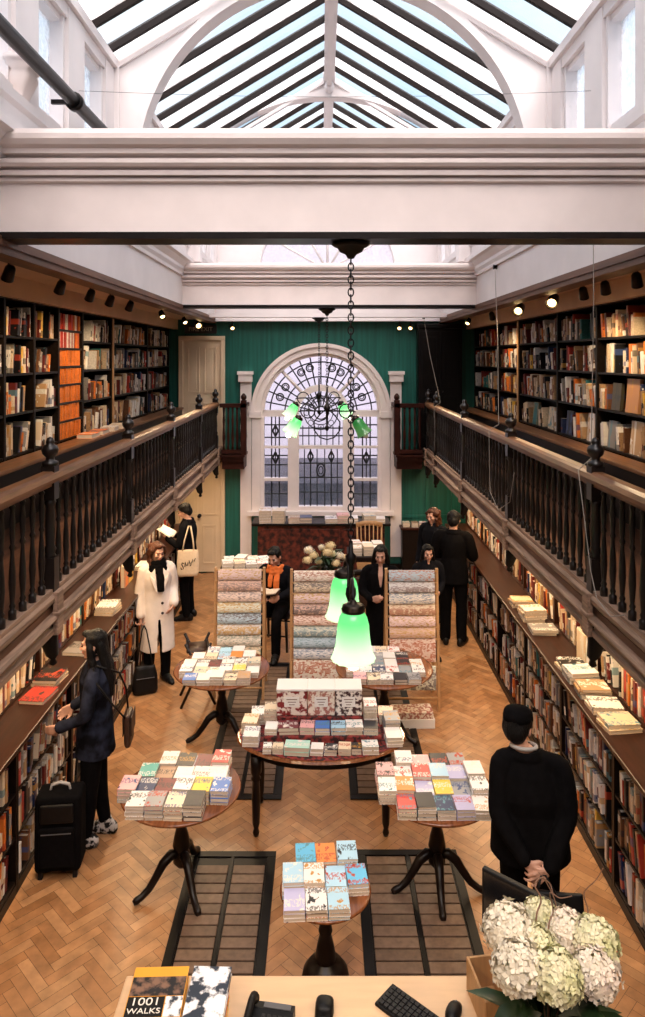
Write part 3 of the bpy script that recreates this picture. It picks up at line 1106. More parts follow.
# moulded green panelling to either side below the balconies
mb = MB()
for (x0, x1) in ((1.46, 1.93), (1.98, 2.4)):
    for (a, b, c, d) in ((x0, x1, 1.0, 1.05), (x0, x1, 2.0, 2.05), (x0, x0 + .05, 1.0, 2.05), (x1 - .05, x1, 1.0, 2.05)):
        mb.box(a, b, YB - (.025 if d - c < .1 else .028), YB, c + .0005, d - .0005)
struct(mb.build('trim_10', M['green']))


# ================================================================ FLOOR GRATES
def grate(x0, x1, y0, y1, label):
    t = thing('floor_grate', label, 'floor grate', (0, 0, 0), 0, 'slatted floor grates')
    z = .012
    mb = MB()
    bw = .065
    mb.bbox(x0, x1, y0, y0 + bw, 0.002, z, .003); mb.bbox(x0, x1, y1 - bw, y1, 0.002, z, .003)
    mb.bbox(x0, x0 + bw, y0 + bw, y1 - bw, 0.002, z, .003); mb.bbox(x1 - bw, x1, y0 + bw, y1 - bw, 0.002, z, .003)
    xm = (x0 + x1) / 2
    mb.box(xm - .012, xm + .012, y0 + bw, y1 - bw, 0.002, z)
    mb.box(x0 + bw, x1 - bw, y0 + bw, y1 - bw, .001, .004)
    mb.build('border', M['blackwood'], t)
    mb = MB()
    pitch = .098
    y = y0 + bw + .012
    while y + pitch < y1 - bw:
        for (a, b) in ((x0 + bw + .012, xm - .02), (xm + .02, x1 - bw - .012)):
            k = rnd.uniform(.75, 1.15)
            mb.bbox(a, b, y, y + pitch - .012, .004, z + .004, .004, 0, (.19 * k, .118 * k, .078 * k))
        y += pitch
    mb.build('slat_panel', M['grate'], t, colour=True)


grate(-1.03, -.36, 3.0, 5.68, 'slatted floor grate below the tripod table by the black suitcase')
grate(.27, 1.06, 3.0, 5.70, 'slatted floor grate below the tripod table by the man in the cap')
grate(-1.08, -.36, 6.35, 9.2, 'slatted floor grate from the oval table back past the first wrap rack')
grate(.25, .99, 6.35, 9.2, 'slatted floor grate from the oval table back past the third wrap rack')
# ================================================================ BOOKCASES AND BOOKS
PALN = {'white': (.80, .74, .68), 'cream': (.70, .54, .37), 'tan': (.44, .26, .13), 'orange': (.74, .20, .035), 'red': (.46, .045, .03), 'maroon': (.15, .022, .018),
        'black': (.012, .011, .012), 'navy': (.018, .028, .08), 'teal': (.04, .17, .17), 'grey': (.26, .235, .22), 'brown': (.14, .058, .026), 'yellow': (.76, .46, .07)}
WTS = [('white', 24), ('cream', 24), ('tan', 13), ('orange', 7), ('red', 6), ('maroon', 10), ('black', 22), ('navy', 5), ('teal', 2), ('grey', 8), ('brown', 14), ('yellow', 2)]
POOL = [n for n, k in WTS for _ in range(k)]
SIDE = {-1: 'left', 1: 'right'}


def jit(c, a=.12):
    k = 1 + rnd.uniform(-a, a)
    return tuple(min(.9, max(.004, v * k)) for v in c)


# unit book standing up: spine towards +x, depth to -x, thickness along y, height along z
def unit_book():
    mb = MB()
    # boards
    mb.box(-1, -.02, -.5, -.42, 0, 1, 0)
    mb.box(-1, -.02, .42, .5, 0, 1, 0)
    # rounded spine
    prof = [(-.03, -.5), (-.005, -.40), (0, -.2), (0, .2), (-.005, .40), (-.03, .5), (-.05, .42), (-.05, -.42)]
    mb.prism(prof, 0, 1, 0, plane='XY')
    mb.box(-.97, -.05, -.42, .42, .015, .965, 1)
    return mb.mesh('book', [M['spine'], M['page']])


UB = unit_book()
UBP = UB.copy()
UBP.materials[0] = M['plainspine']


def unit_face():      # book facing the room
    mb = MB()
    mb.box(-1, -.9, -.5, .5, 0, 1, 0)
    mb.box(-.1, 0, -.5, .5, 0, 1, 0)
    mb.box(-1, 0, .47, .5, 0, 1, 0)
    mb.box(-.9, -.1, -.48, .47, .01, .99, 1)
    return mb.mesh('display_book', [M['cover'], M['page']])


UFACE = unit_face()


def unit_paper():     # lying flat, width x, height of page y, thickness z
    mb = MB()
    mb.box(-.5, .5, -.5, .5, 0, .07, 0)
    mb.box(-.5, .5, -.5, .5, .91, 1, 0)
    mb.box(-.5, -.47, -.5, .5, .07, .91, 0)
    mb.box(-.47, .485, -.49, .49, .07, .91, 1)
    return mb.mesh('paperback', [M['cover'], M['page']])


UP = unit_paper()
ROWS = []


def row(s, xf, y0, y1, z, hmax, rowname, casename, dens=.93, colors=None, hr=(.66, .97), tr=(.022, .058), lean=.3, dmax=.2):
    y = y0 + .012
    n = 0
    lst = []
    while y < y1 - .06:
        if rnd.random() > dens:
            y += rnd.uniform(.03, .14)
            continue
        th = 0
        k = rnd.randint(2, 6)
        if rnd.random() < lean:
            th = R(rnd.uniform(4, 15))
        hm = 0
        for _ in range(k):
            t = rnd.uniform(*tr)
            h = hmax * rnd.uniform(*hr)
            w_ = t / math.cos(th)
            if y + w_ + h * math.sin(th) > y1 - .012:
                break
            n += 1
            cn = rnd.choice(colors or POOL)
            hm = h
            lst.append(dict(s=s, xf=xf + rnd.uniform(.004, .03), y=y + w_ / 2, z=z + t / 2 * math.sin(th) + .001, t=t * .97, h=h, d=rnd.uniform(.7, 1) * dmax, th=th, cn=cn, col=jit(PALN[cn]), n=n, row=rowname, case=casename))
            y += w_
        y += hm * math.sin(th) + .002
    ROWS.extend(lst)


def case(name, s, xf, xb, y0, y1, z0, z1, shelves, label, group, m=None, pale=False, plinth=False):
    t = thing(name, label, 'bookcase', (s * xf, (y0 + y1) / 2, z0), 0, group)
    m = m or M['darkwood']
    d = (xb - xf) * s
    hw = (y1 - y0) / 2

    def bx(nm, x0, x1, ya, yb, za, zb, mm=m):
        mb = MB(); a, b = sorted((x0, x1)); mb.bbox(a, b, ya, yb, za, zb, .003); return mb.build(nm, mm, t)
    bx('side_panel', 0, d, -hw + .001, -hw + .022, 0, z1 - z0)
    bx('side_panel', 0, d, hw - .022, hw - .001, 0, z1 - z0)
    bx('back_panel', d - .02 * s, d, -hw + .022, hw - .022, 0, z1 - z0, M['blackwood'])
    for z in shelves:
        bx('shelf', .006 * s, d - .02 * s, -hw + .022, hw - .022, z - z0 - .022, z - z0)
    if plinth:
        bx('plinth', .0, .02 * s, -hw + .022, hw - .022, 0, shelves[0] - z0 - .024)
    else:
        bx('cornice', -.02 * s, d, -hw + .001, hw - .001, z1 - z0, z1 - z0 + .05)
    if pale:
        bx('pale_stile', -.014 * s, 0, -hw + .001, -hw + .05, 0, z1 - z0, M['pine'])
    return t


# upper bookcases in the galleries
UX = 2.76
LB = [5.25, 6.27, 6.92, 7.56, 8.32, 9.47, 11.4, 13.02]
RB = [5.1, 6.13, 7.25, 8.46, 10.1, 11.25, 13.05]
for s, B in ((-1, LB), (1, RB)):
    n = len(B) - 1
    for i in range(n):
        y0, y1 = B[i], B[i + 1]
        q = n - i
        nm = '%s upper-%s bay from window wall' % (ORD[q], SIDE[s])
        peng = s < 0 and i == 3
        if peng:
            zs = [3.03 + k * .196 for k in range(7)]
        else:
            zs = [3.03, 3.40, 3.76, 4.10]
        lab = 'dark gallery bookcase full of %s, the %s' % ('orange paperbacks' if peng else 'upright books', nm)
        case('bookcase', s, UX, 3.07, y0, y1, 2.62, 4.42, [2.66] + zs, lab, 'gallery bookcases', pale=(s < 0 and i == 5) or (s > 0 and i == 4))
        names = ['bottom', 'third', 'second', 'top'] if not peng else ['seventh', 'sixth', 'fifth', 'fourth', 'third', 'second', 'top']
        for k, z in enumerate(zs):
            zt = (zs[k + 1] - .022) if k + 1 < len(zs) else 4.42
            if peng:
                row(s, UX, y0 + .022, y1 - .022, z, .172, names[k], nm, 1, ['orange'] if k < 5 else ['red', 'white', 'red', 'orange'], (.96, 1.0), (.026, .042), 0, .13)
            else:
                row(s, UX, y0 + .022, y1 - .022, z, min(.30, zt - z - .02), names[k], nm, .62 if k == 0 else .72, None, (.52, .96), lean=.6)
        row(s, UX, y0 + .022, y1 - .022, 2.66, .28, 'lowest', nm, .8)
    # continuous ledge in front
    t = thing('gallery_ledge', 'narrow brown ledge running along the %s gallery bookcases' % SIDE[s], 'ledge', (s * 2.5, 0, 2.22))
    mb = MB(); a, b = sorted((0, s * .236)); mb.bbox(a, b, B[0], B[-1], .755, .79, .008)
    mb.build('ledge_top', M['railwood'], t)
    mb = MB(); a, b = sorted((s * .03, s * .06)); mb.box(a, b, B[0], B[-1], .64, .755)
    mb.build('apron', M['darkwood'], t)
    for k in range(n + 1):
        mb = MB(); yy = min(max(B[k], B[0] + .03), B[-1] - .03); mb.prism([(s * .05, .755), (s * .235, .755), (s * .235, .45)], yy - .02, yy + .02)
        mb.build('bracket', M['darkwood'], t)

# lower bookcases, counter, shelving under the gallery
LOW = {-1: (2.22, 2.50), 1: (2.12, 2.43)}
LYS = [4.1, 5.25, 6.4, 7.55, 8.7, 9.85, 11.0, 12.2]
for s in (-1, 1):
    xf, xu = LOW[s]
    n = len(LYS) - 1
    for i in range(n):
        y0, y1 = LYS[i], LYS[i + 1]
        q = n - i
        nm = '%s floor-level %s bay from window wall' % (ORD[q], SIDE[s])
        zs = [.10, .42, .74]
        case('bookcase', s, xf, xu + .12, y0, y1, 0, 1.06, zs, 'dark waist-high bookcase packed with books, the ' + nm, 'waist-high bookcases', plinth=True)
        for k, z in enumerate(zs):
            row(s, xf, y0 + .022, y1 - .022, z, .278, ['bottom', 'middle', 'top'][k], nm, .88, None, (.62, .98), (.020, .052), .45)
        nm2 = '%s under-gallery %s bay from window wall' % (ORD[q], SIDE[s])
        case('bookcase', s, xu, 3.02, y0, y1, 1.10, 2.06, [1.125, 1.47, 1.78], 'dark shelving under the gallery, the ' + nm2, 'under-gallery bookcases', m=M['counterwood'])
        row(s, xu, y0 + .022, y1 - .022, 1.126, .30, 'bottom', nm2, .9, None, (.62, .97), (.022, .055), .4)
        row(s, xu, y0 + .022, y1 - .022, 1.471, .27, 'middle', nm2, .9)
    mb = MB(); a, b = sorted((s * (xf - .04), s * (xu + .13))); mb.bbox(a, b, LYS[0], LYS[-1], 1.062, 1.098, .008)
    o = mb.build('worktop', M['counterwood'])
    tag(o, 'long polished mahogany counter top over the %s waist-high bookcases' % SIDE[s], 'counter')


ROWS[:] = [b for b in ROWS if not (b['s'] > 0 and 'upper-right' in b['case'] and ((b['row'] == 'bottom' and any(abs(b['y'] - q) < .17 for q in (6.42, 6.95, 7.5, 8.15, 8.8, 9.45))) or (b['row'] == 'third' and 6.30 < b['y'] < 7.02)))]


def proj_area(b):
    x, y, z = b['s'] * b['xf'], b['y'], b['z'] + b['h'] / 2
    px, py = VX + x * FPX / y, VY - (z - CAMZ) * FPX / y
    if not (2 < px < 643 and 2 < py < 1000):
        return 0
    zc = CAMZ + (z - CAMZ) * 1.85 / b['xf']
    if 2.0 < zc < 3.16:
        return 0
    if b['s'] < 0 and b['row'] != 'x' and 'floor' in b['case'] and (70 < px < 125 and 640 < py < 850 or 38 < px < 90 and 770 < py < 870):
        return 0
    if b['s'] > 0 and px < 572 and 705 < py < 925 and 'floor' in b['case']:
        return 0
    return (b['t'] * FPX * b['xf'] / y ** 2) * b['h'] * FPX / y


for b in ROWS:
    b['a'] = proj_area(b)
order = sorted(ROWS, key=lambda b: -b['a'])
NIND = 300
for b in order[:NIND]:
    o = bpy.data.objects.new('book', UBP if 'fourth upper-left' in b['case'] else UB)
    COL.objects.link(o)
    o.location = (b['s'] * b['xf'], b['y'], b['z'])
    o.scale = (b['d'], b['t'], b['h'])
    rz = 0 if b['s'] < 0 else PI
    o.rotation_euler = (-b['th'] if b['s'] < 0 else b['th'], 0, rz)
    o.color = (*b['col'], 1)
    kind = 'short' if b['h'] < .2 else ('slim' if b['t'] < .033 else 'thick' if b['t'] > .047 else 'tall')
    tag(o, '%s %s book, %s along the %s shelf, %s' % (kind, b['cn'], ORD[b['n']], b['row'], b['case']), 'book', 'upright books on the shelves')
mb = MB()
for b in order[NIND:]:
    s = b['s']
    m_ = Matrix.Translation((s * b['xf'], b['y'], b['z'])) @ Matrix.Rotation(0 if s < 0 else PI, 4, 'Z') @ Matrix.Rotation(-b['th'] if s < 0 else b['th'], 4, 'X')
    d, t, h = b['d'], b['t'], b['h']
    V3 = lambda x, y, z: m_ @ Vector((x, y, z))
    c = b['col']
    c2 = jit(PALN[rnd.choice(['white', 'cream', 'black', 'maroon', 'tan'])])
    if 'fourth upper-left' in b['case']:
        c2 = tuple(v * .85 for v in c)
    zb = [0, h * rnd.uniform(.15, .3), 0, h]
    zb[2] = zb[1] + h * rnd.uniform(.12, .35)
    for k in range(3):
        cc = c2 if k == 1 else c
        mb.face([V3(0, -t / 2, zb[k]), V3(0, t / 2, zb[k]), V3(0, t / 2, zb[k + 1]), V3(0, -t / 2, zb[k + 1])], 0, cc)
    for q in (-1, 1):
        mb.face([V3(0, q * t / 2, 0), V3(-d, q * t / 2, 0), V3(-d, q * t / 2, h), V3(0, q * t / 2, h)], 0, c)
    mb.face([V3(0, -t / 2, h), V3(0, t / 2, h), V3(-d, t / 2, h), V3(-d, -t / 2, h)], 0, (.6, .5, .38))
    mb.face([V3(-d, -t / 2, 0), V3(-d, t / 2, 0), V3(-d, t / 2, h), V3(-d, -t / 2, h)], 0, c)
o = mb.build('shelf_stock', M['booksA'], colour=True)
tag(o, 'the mass of smaller, farther spines filling all the wall shelves', 'books', None, 'stuff')


def place(mesh, name, loc, dims, rz, col, label, cat='book', group=None, rx=0, ry=0):
    o = bpy.data.objects.new(name, mesh)
    COL.objects.link(o)
    o.location = loc
    o.scale = dims
    o.rotation_euler = (rx, ry, rz)
    o.color = (*col, 1)
    return tag(o, label, cat, group)


# books shown face-out on the right gallery's bottom shelves (in front of the row) and ledge
FO = [(6.42, .30, .24, 'tan', 'large tan face-out book leaning on the bottom shelf, near end of right gallery'),
      (6.95, .26, .19, 'grey', 'grey photographic face-out book on the right gallery bottom shelf'),
      (7.5, .29, .20, 'white', 'white face-out book on the right gallery bottom shelf'),
      (8.15, .27, .20, 'black', 'black face-out book with pale print, right gallery bottom shelf'),
      (8.8, .27, .2, 'cream', 'cream face-out book standing on the right gallery bottom shelf'),
      (9.45, .28, .21, 'teal', 'blue-green framed-looking face-out book near the pale stile, right gallery')]
for (y, h, w_, cn, lab) in FO:
    place(UFACE, 'display_book', (UX + .03, y, 3.033), (.03, w_, h), PI, jit(PALN[cn], .05), lab, 'book', 'face-out books in the right gallery', ry=R(-5))
place(UFACE, 'display_book', (UX + .03, 6.5, 3.404), (.03, .26, .31), PI, (.42, .2, .09), 'big brown face-out book with a dark round print, third shelf of right gallery', 'book', 'face-out books in the right gallery', ry=R(-5))
place(UFACE, 'display_book', (UX + .03, 6.85, 3.404), (.03, .2, .26), PI, (.06, .05, .03), 'dark face-out book with yellow lettering beside the big brown one', 'book', 'face-out books in the right gallery', ry=R(-5))

# flat books on the ledge of the left gallery
for k, (y, cn, lab) in enumerate([(8.05, 'orange', 'orange book lying on the left ledge below the orange paperbacks'), (8.42, 'orange', 'second orange book lying on the left ledge, farther from camera'), (8.85, 'white', 'white book lying on the left ledge past the orange ones'),
                                  (9.2, 'cream', 'cream book lying on the left ledge near the pale stile')]):
    place(UP, 'paperback', (-2.61, y, 3.011), (.17, .28, .05), .05 * k, jit(PALN[cn]), lab, 'book', 'books lying on the left ledge')

# flat books on the two counters
CT = [(1, 8.15, 3, 'cream', 'stack nearest the man in the black jacket'), (1, 7.72, 4, 'white', 'second stack along'), (1, 7.36, 2, 'grey', 'third stack along'), (1, 6.5, 2, 'black', 'fourth stack along'),
      (1, 6.27, 3, 'white', 'fifth stack along'), (1, 6.0, 3, 'tan', 'sixth stack along'), (1, 5.75, 2, 'white', 'second stack from the end'), (1, 5.47, 2, 'cream', 'stack at the near end')]
for (s, y, n, cn, wh) in CT:
    z = 1.0985
    for k in range(n):
        last = k == n - 1
        h = rnd.uniform(.022, .035)
        cc = cn if last else rnd.choice(['white', 'cream', 'tan', 'grey'])
        w_ = rnd.uniform(.22, .27)
        place(UP, 'counter_book', (2.255, y + rnd.uniform(-.01, .01), z), (w_, .20, h), rnd.uniform(-.12, .12) + (0 if last else .04), jit(PALN[cc], .06),
              '%s book %s %s, right counter' % (cc, 'topping the' if last else ('lowest in the' if k == 0 else ('second up in the' if k == 1 else 'third up in the')), wh), 'book', 'books lying on the right counter')
        z += h + .001
CTL = [(5.95, 1, 'red', 'red-covered flat book on the left counter by the woman in denim', -2.34), (6.25, 2, 'black', 'dark flat book on the left counter behind the red one', -2.36), (6.9, 1, 'grey', 'grey flat book on the left counter before the woman in denim', -2.33),
       (7.95, 3, 'white', 'white flat book topping the stack between the two left-hand women', -2.36), (9.6, 2, 'white', 'white flat book on the left counter behind the woman in cream coat', -2.35)]
for (y, n, cn, lab, x) in CTL:
    z = 1.0985
    for k in range(n):
        h = .03
        place(UP, 'counter_book', (x, y, z), (.21, .27, h), -.1 + .07 * k, jit(PALN[cn if k == n - 1 else 'cream'], .06), lab if k == n - 1 else 'cream flat book %s the pile at the left counter\'s %s' % (['at the bottom of', 'in the middle of'][k], 'far end' if y > 9 else 'middle' if y > 7 else 'near end'), 'book', 'books lying on the left counter')
        z += h + .001
for k, (y, cn) in enumerate([(8.85, 'orange'), (9.06, 'yellow')]):
    place(UFACE, 'display_book', (-2.40, y, 1.0985), (.05, .19, .26), 0, PALN[cn], '%s book standing face-out on the left counter beside the cream-coated woman' % cn, 'book', 'face-out books on the left counter')
place(UFACE, 'display_book', (2.39, 6.42, 1.0985), (.03, .2, .27), PI, PALN['white'], 'black and white book standing face-out under the right gallery', 'book', 'face-out books under the right gallery')
place(UFACE, 'display_book', (2.39, 6.66, 1.0985), (.03, .2, .27), PI, PALN['cream'], 'cream book standing face-out under the right gallery', 'book', 'face-out books under the right gallery')
# ================================================================ TABLES
def pedestal_table(label, x, y, r, h, legdirs, ang=0, wide=False):
    t = thing('pedestal_table', label, 'table', (x, y, 0), ang, 'round pedestal tables')
    mb = MB()
    mb.lathe([(0, h - .030), (r - .03, h - .030), (r - .012, h - .024), (r, h - .012), (r - .004, h - .003), (r - .012, h), (0, h)], 0, 0, 0, 48, cap=False)
    mb.build('tabletop', M['tabletop'], t)
    mb = MB()
    mb.lathe([(.11, h - .032), (.11, h - .05), (.05, h - .06), (.036, h - .11), (.05, h - .14), (.034, h - .16), (.042, h - .2), (.034, h - .22), (.043, h - .26), (.034, h - .28), (.05, h - .34), (.065, h - .42), (.05, h - .46), (.062, h - .48), (.062, .18), (.03, .14), (0, .135)], 0, 0, 0, 20, cap=False)
    mb.build('column', M['mahog'], t)
    for a in legdirs:
        mb = MB()
        c, s_ = math.cos(a), math.sin(a)
        k = min(1, r / .44)
        k *= .9
        P = [(.03, .24, .034), (.09 * k, .255, .038), (.16 * k, .215, .034), (.22 * k, .14, .029), (.28 * k, .075, .026), (.34 * k, .042, .024), (.385 * k, .03, .026), (.41 * k, .022, .017)]
        mb.tube([(q * c, q * s_, z) for q, z, _ in P], [w_ for *_, w_ in P], 10)
        mb.build('leg', M['mahog'], t)
    return t


T1 = (fx(181.5, 5.33), 5.33, .44, .72)
T2 = (fx(437, 5.32), 5.32, .425, .72)
T3 = (fx(325.5, 4.33), 4.33, .275, .72)
T5 = (fx(222, 7.4), 7.4, .49, .72)
T6 = (fx(384, 7.42), 7.42, .50, .72)
pedestal_table('round tripod table of paperbacks standing by the woman with the black suitcase', *T1, (R(215), R(300), R(80)))
pedestal_table('round tripod table of paperbacks beside the man in the black cap', *T2, (R(195), R(-15), R(268)))
t3 = pedestal_table('smallest round table, blue and white paperbacks, just beyond the sales counter', *T3, ())
mb = MB()
mb.lathe([(.0, .001), (.15, .001), (.155, .03), (.15, .15), (.135, .22), (.10, .265), (.055, .285), (.045, .32), (0, .33)], 0, 0, 0, 24, cap=False)
mb.build('dome_base', M['mahog'], t3)
pedestal_table('round tripod table of paperbacks before the first wrap rack', *T5, (R(200), R(325), R(85)))
pedestal_table('round tripod table of paperbacks below the lit green lamp', *T6, (R(210), R(330), R(90)))

# oval table
OX, OY, OA, OB = fx(321, 6.1), 6.1, .715, .45
t = thing('oval_table', 'oval four-legged table with tiered books and patterned gift boxes', 'table', (OX, OY, 0))
mb = MB()
NS = 56


def ov(a, b, z):
    return [(a * math.cos(2 * PI * i / NS), b * math.sin(2 * PI * i / NS), z) for i in range(NS)]


vsr = ov(OA - .02, OB - .02, .69) + ov(OA, OB, .705) + ov(OA - .01, OB - .01, .72)
fs = [tuple(range(NS - 1, -1, -1)), tuple(range(2 * NS, 3 * NS))]
for q in range(2):
    fs += [(q * NS + i, q * NS + (i + 1) % NS, (q + 1) * NS + (i + 1) % NS, (q + 1) * NS + i) for i in range(NS)]
mb.raw(vsr, fs)
mb.build('tabletop', M['tabletop'], t)
mb = MB()
a1, a2 = ov(OA - .1, OB - .1, .61), ov(OA - .1, OB - .1, .69)
mb.raw(a1 + a2, [(i, (i + 1) % NS, NS + (i + 1) % NS, NS + i) for i in range(NS)] + [tuple(range(NS))])
mb.build('apron', M['mahog'], t)
for sx in (-1, 1):
    for sy in (-1, 1):
        mb = MB()
        mb.lathe([(.02, 0), (.028, .03), (.018, .06), (.03, .1), (.036, .3), (.03, .45), (.042, .47), (.03, .49), (.045, .52), (.045, .66)], sx * .53, sy * .22, 0, 12)
        mb.build('leg', M['mahog'], t)

# stepped riser under a red cloth
t = thing('display_riser', 'stepped display riser covered in dark red patterned cloth on the oval table', 'riser', (OX, OY, .7205))
mb = MB()
mb.bbox(-.47, .50, -.19, .20, 0, .075, .012)
mb.build('lower_step', M['redcloth'], t)
mb = MB()
mb.bbox(-.37, .34, -.03, .20, .0755, .155, .012)
mb.build('upper_step', M['redcloth'], t)
mb = MB()
mb.raw(ov(OA - .03, OB - .03, .0) + ov(OA - .03, OB - .03, .004), [(i, (i + 1) % NS, NS + (i + 1) % NS, NS + i) for i in range(NS)] + [tuple(range(NS, 2 * NS))])
mb.build('cloth', M['redcloth'], t)

# three gift boxes on top
for (xa, xb, mm, lab) in ((-.375, -.118, 'boxA', 'patterned gift box with dark red berries and a white lid, oval table'), (-.112, .115, 'boxB', 'patterned gift box with pinkish blossom and a white lid, oval table'), (.121, .345, 'boxC', 'patterned gift box with dark leaf lattice and a white lid, oval table')):
    g = thing('gift_box', lab, 'box', (OX + (xa + xb) / 2, OY + .085, .877), 0, 'gift boxes on the oval table')
    w_ = (xb - xa) / 2
    mb = MB(); mb.bbox(-w_, w_, -.10, .10, 0, .205, .006); mb.build('box_body', M[mm], g)
    mb = MB(); mb.bbox(-w_ - .003, w_ + .003, -.104, .104, .205, .225, .005); mb.build('lid', M['boxwhite'], g)
    mb = MB(); mb.bbox(-w_ * .5, w_ * .5, -.1035, -.1005, .075, .16, .001); mb.build('label_panel', M['paper'], g)
    for q in range(3):
        mb = MB(); mb.box(-w_ * (.35 - .08 * q), w_ * (.35 - .08 * q), -.1045, -.1036, .135 - .022 * q, .141 - .022 * q); mb.build('printed_line', M['twig'], g)

# ---------------------------------------------------------------- stacks of paperbacks
LC = {'white': (.82, .77, .74), 'cream': (.78, .64, .46), 'pink': (.80, .42, .42), 'teal': (.10, .42, .36), 'tan': (.42, .26, .17), 'maroon': (.17, .03, .04), 'yellow': (.80, .58, .08), 'blue': (.08, .20, .55), 'navy': (.03, .05, .12),
      'grey': (.32, .32, .33), 'black': (.03, .03, .035), 'red': (.60, .07, .06), 'orange': (.78, .26, .06), 'pale-blue': (.42, .66, .82), 'sky-blue': (.12, .46, .72), 'lilac': (.48, .46, .68), 'mint': (.45, .72, .62)}


NPB = [0]
PBS = []


def stack(x, y, z0, w_, d, n, rz, cn, where, gname, hb=(.018, .03), low=('white', 'cream', 'white')):
    z = z0
    for k in range(n):
        last = k == n - 1
        h = rnd.uniform(*hb)
        cc = cn if (last or rnd.random() < .6) else rnd.choice(low)
        lab = ('%s paperback topping the %s' if last else ('%s paperback lowest in the %s' if k == 0 else '%s paperback ' + ORD[n - k] + ' from top in the %s')) % (cc, where)
        PBS.append(((0 if last else 1 if y < 5.9 else 2 + (y > 8), 0 if last else y), (x + rnd.uniform(-.004, .004), y + rnd.uniform(-.004, .004), z), (w_, d, h), rz + rnd.uniform(-.02, .02), jit(LC[cc], .06), lab, gname))
        NPB[0] += 1
        z += h + .0008


def grid(T, rows, w_, d, rot, nst, wh, gname, sx=None, sy=None, off=(0, 0), rowoff=None, hb=(.018, .03)):
    """rows listed from the front edge backwards, each a list of cover colours from left to right"""
    X, Y, r, h = T
    sx = sx or w_ + .006
    sy = sy or d + .006
    nr = len(rows)
    for j, rw in enumerate(rows):
        for i, cn in enumerate(rw):
            if cn is None:
                continue
            u = (i - (len(rw) - 1) / 2) * sx + off[0] + (rowoff[j] if rowoff else 0)
            v = (j - (nr - 1) / 2) * sy + off[1]
            px = X + u * math.cos(rot) - v * math.sin(rot)
            py = Y + u * math.sin(rot) + v * math.cos(rot)
            rowname = 'front row' if j == 0 else ('back row' if j == nr - 1 else ('second row' if j == 1 else 'third row'))
            where = '%s stack of the %s, %s' % (ORD[i + 1], rowname, wh)
            n = nst if isinstance(nst, int) else rnd.randint(*nst)
            stack(px, py, h + .0006, w_, d, n, rot + rnd.uniform(-.03, .03), cn, where, gname, hb)


grid(T1, [['white', 'grey', 'cream', 'black'], ['pink', 'navy', 'maroon', 'white', 'yellow', 'blue'], ['teal', 'tan', 'white', 'white', 'white'], ['white', 'black', 'maroon', 'red']],
     .128, .178, -.04, (3, 4), 'suitcase-side table', 'paperbacks on the table by the suitcase', off=(0, -.02), rowoff=[-.04, -.02, 0, .05])
grid(T2, [['red', 'black', 'navy', 'lilac', 'white'], ['white', 'orange', 'lilac', 'yellow', 'grey', 'white'], ['pink', 'white', 'red', 'pale-blue', 'lilac', 'white'], [None, 'white', 'pink', 'black', 'grey', None]],
     .128, .172, 0, (3, 4), 'capped man\'s table', 'paperbacks on the table by the man in the cap', off=(-.015, -.02), rowoff=[.02, -.03, -.03, 0])
grid(T3, [['lilac', 'white', 'pale-blue'], ['pale-blue', 'white', 'pale-blue', 'sky-blue'], ['sky-blue', 'orange', 'pale-blue']],
     .122, .172, .06, (3, 4), 'smallest table', 'paperbacks on the smallest table', off=(-.005, -.0), rowoff=[-.06, 0.0, .02], hb=(.017, .026))
rw = lambda n, p: [rnd.choice(p) for _ in range(n)]
P5 = ['white', 'white', 'white', 'cream', 'pink', 'pale-blue', 'grey', 'tan', 'maroon', 'orange', 'white']
grid(T5, [['blue', 'white', 'white', 'cream', 'tan'], ['white', 'cream', 'white', 'white', 'yellow', 'white'], ['white', 'white', 'maroon', 'white', 'white', 'cream'], ['white', 'cream', 'pale-blue', 'orange', 'white'], ['white', 'pale-blue', 'white']],
     .126, .16, 0, (2, 3), 'table before the first rack', 'paperbacks on the table before the first rack', hb=(.02, .03))
grid(T6, [['pink', 'cream', 'white', 'black', 'grey'], ['white', 'white', 'navy', 'white', 'grey', 'white'], ['white', 'cream', 'grey', 'white', 'black', 'white'], ['white', 'grey', 'white', 'black'], ['white', 'cream', 'white']],
     .126, .16, 0, (2, 2), 'table under the green lamp', 'paperbacks on the table under the green lamp', hb=(.02, .03))
# small books around the oval table
front = [(-.43, .07, .09, 'white'), (-.345, .085, .10, 'cream'), (-.19, .2, .12, 'mint'), (-.03, .1, .1, 'white'), (.08, .1, .1, 'black'), (.19, .1, .11, 'cream'), (.285, .08, .1, 'black'), (.40, .13, .11, 'white')]
for i, (u, w_, d, cn) in enumerate(front):
    stack(OX + u, OY - .31 + abs(u) * .06, .726, w_, d, 2, rnd.uniform(-.1, .1), cn, '%s pile along the front edge, oval table' % ORD[i + 1], 'books on the oval table', (.02, .035))
mid = [(-.41, .1, 'white'), (-.27, .17, 'maroon'), (-.11, .12, 'pink'), (.01, .12, 'blue'), (.14, .12, 'pale-blue'), (.275, .14, 'white'), (.41, .12, 'black')]
for i, (u, w_, cn) in enumerate(mid):
    stack(OX + u, OY - .112, .797, w_, .13, 2, rnd.uniform(-.06, .06), cn, '%s pile on the lower step, oval table' % ORD[i + 1], 'books on the oval table', (.02, .034))
sides = [(-.575, -.14, 3, 'white'), (-.60, .06, 3, 'cream'), (-.545, .215, 3, 'white'), (.60, -.14, 3, 'white'), (.60, .06, 4, 'grey'), (.57, .22, 3, 'cream')]
for i, (u, v, n, cn) in enumerate(sides):
    stack(OX + u, OY + v, .726, .13, .17, n, rnd.uniform(-.1, .1), cn, '%s pile at the %s end, oval table' % (['front', 'middle', 'back'][i % 3], 'left' if i < 3 else 'right'), 'books on the oval table', (.022, .034))
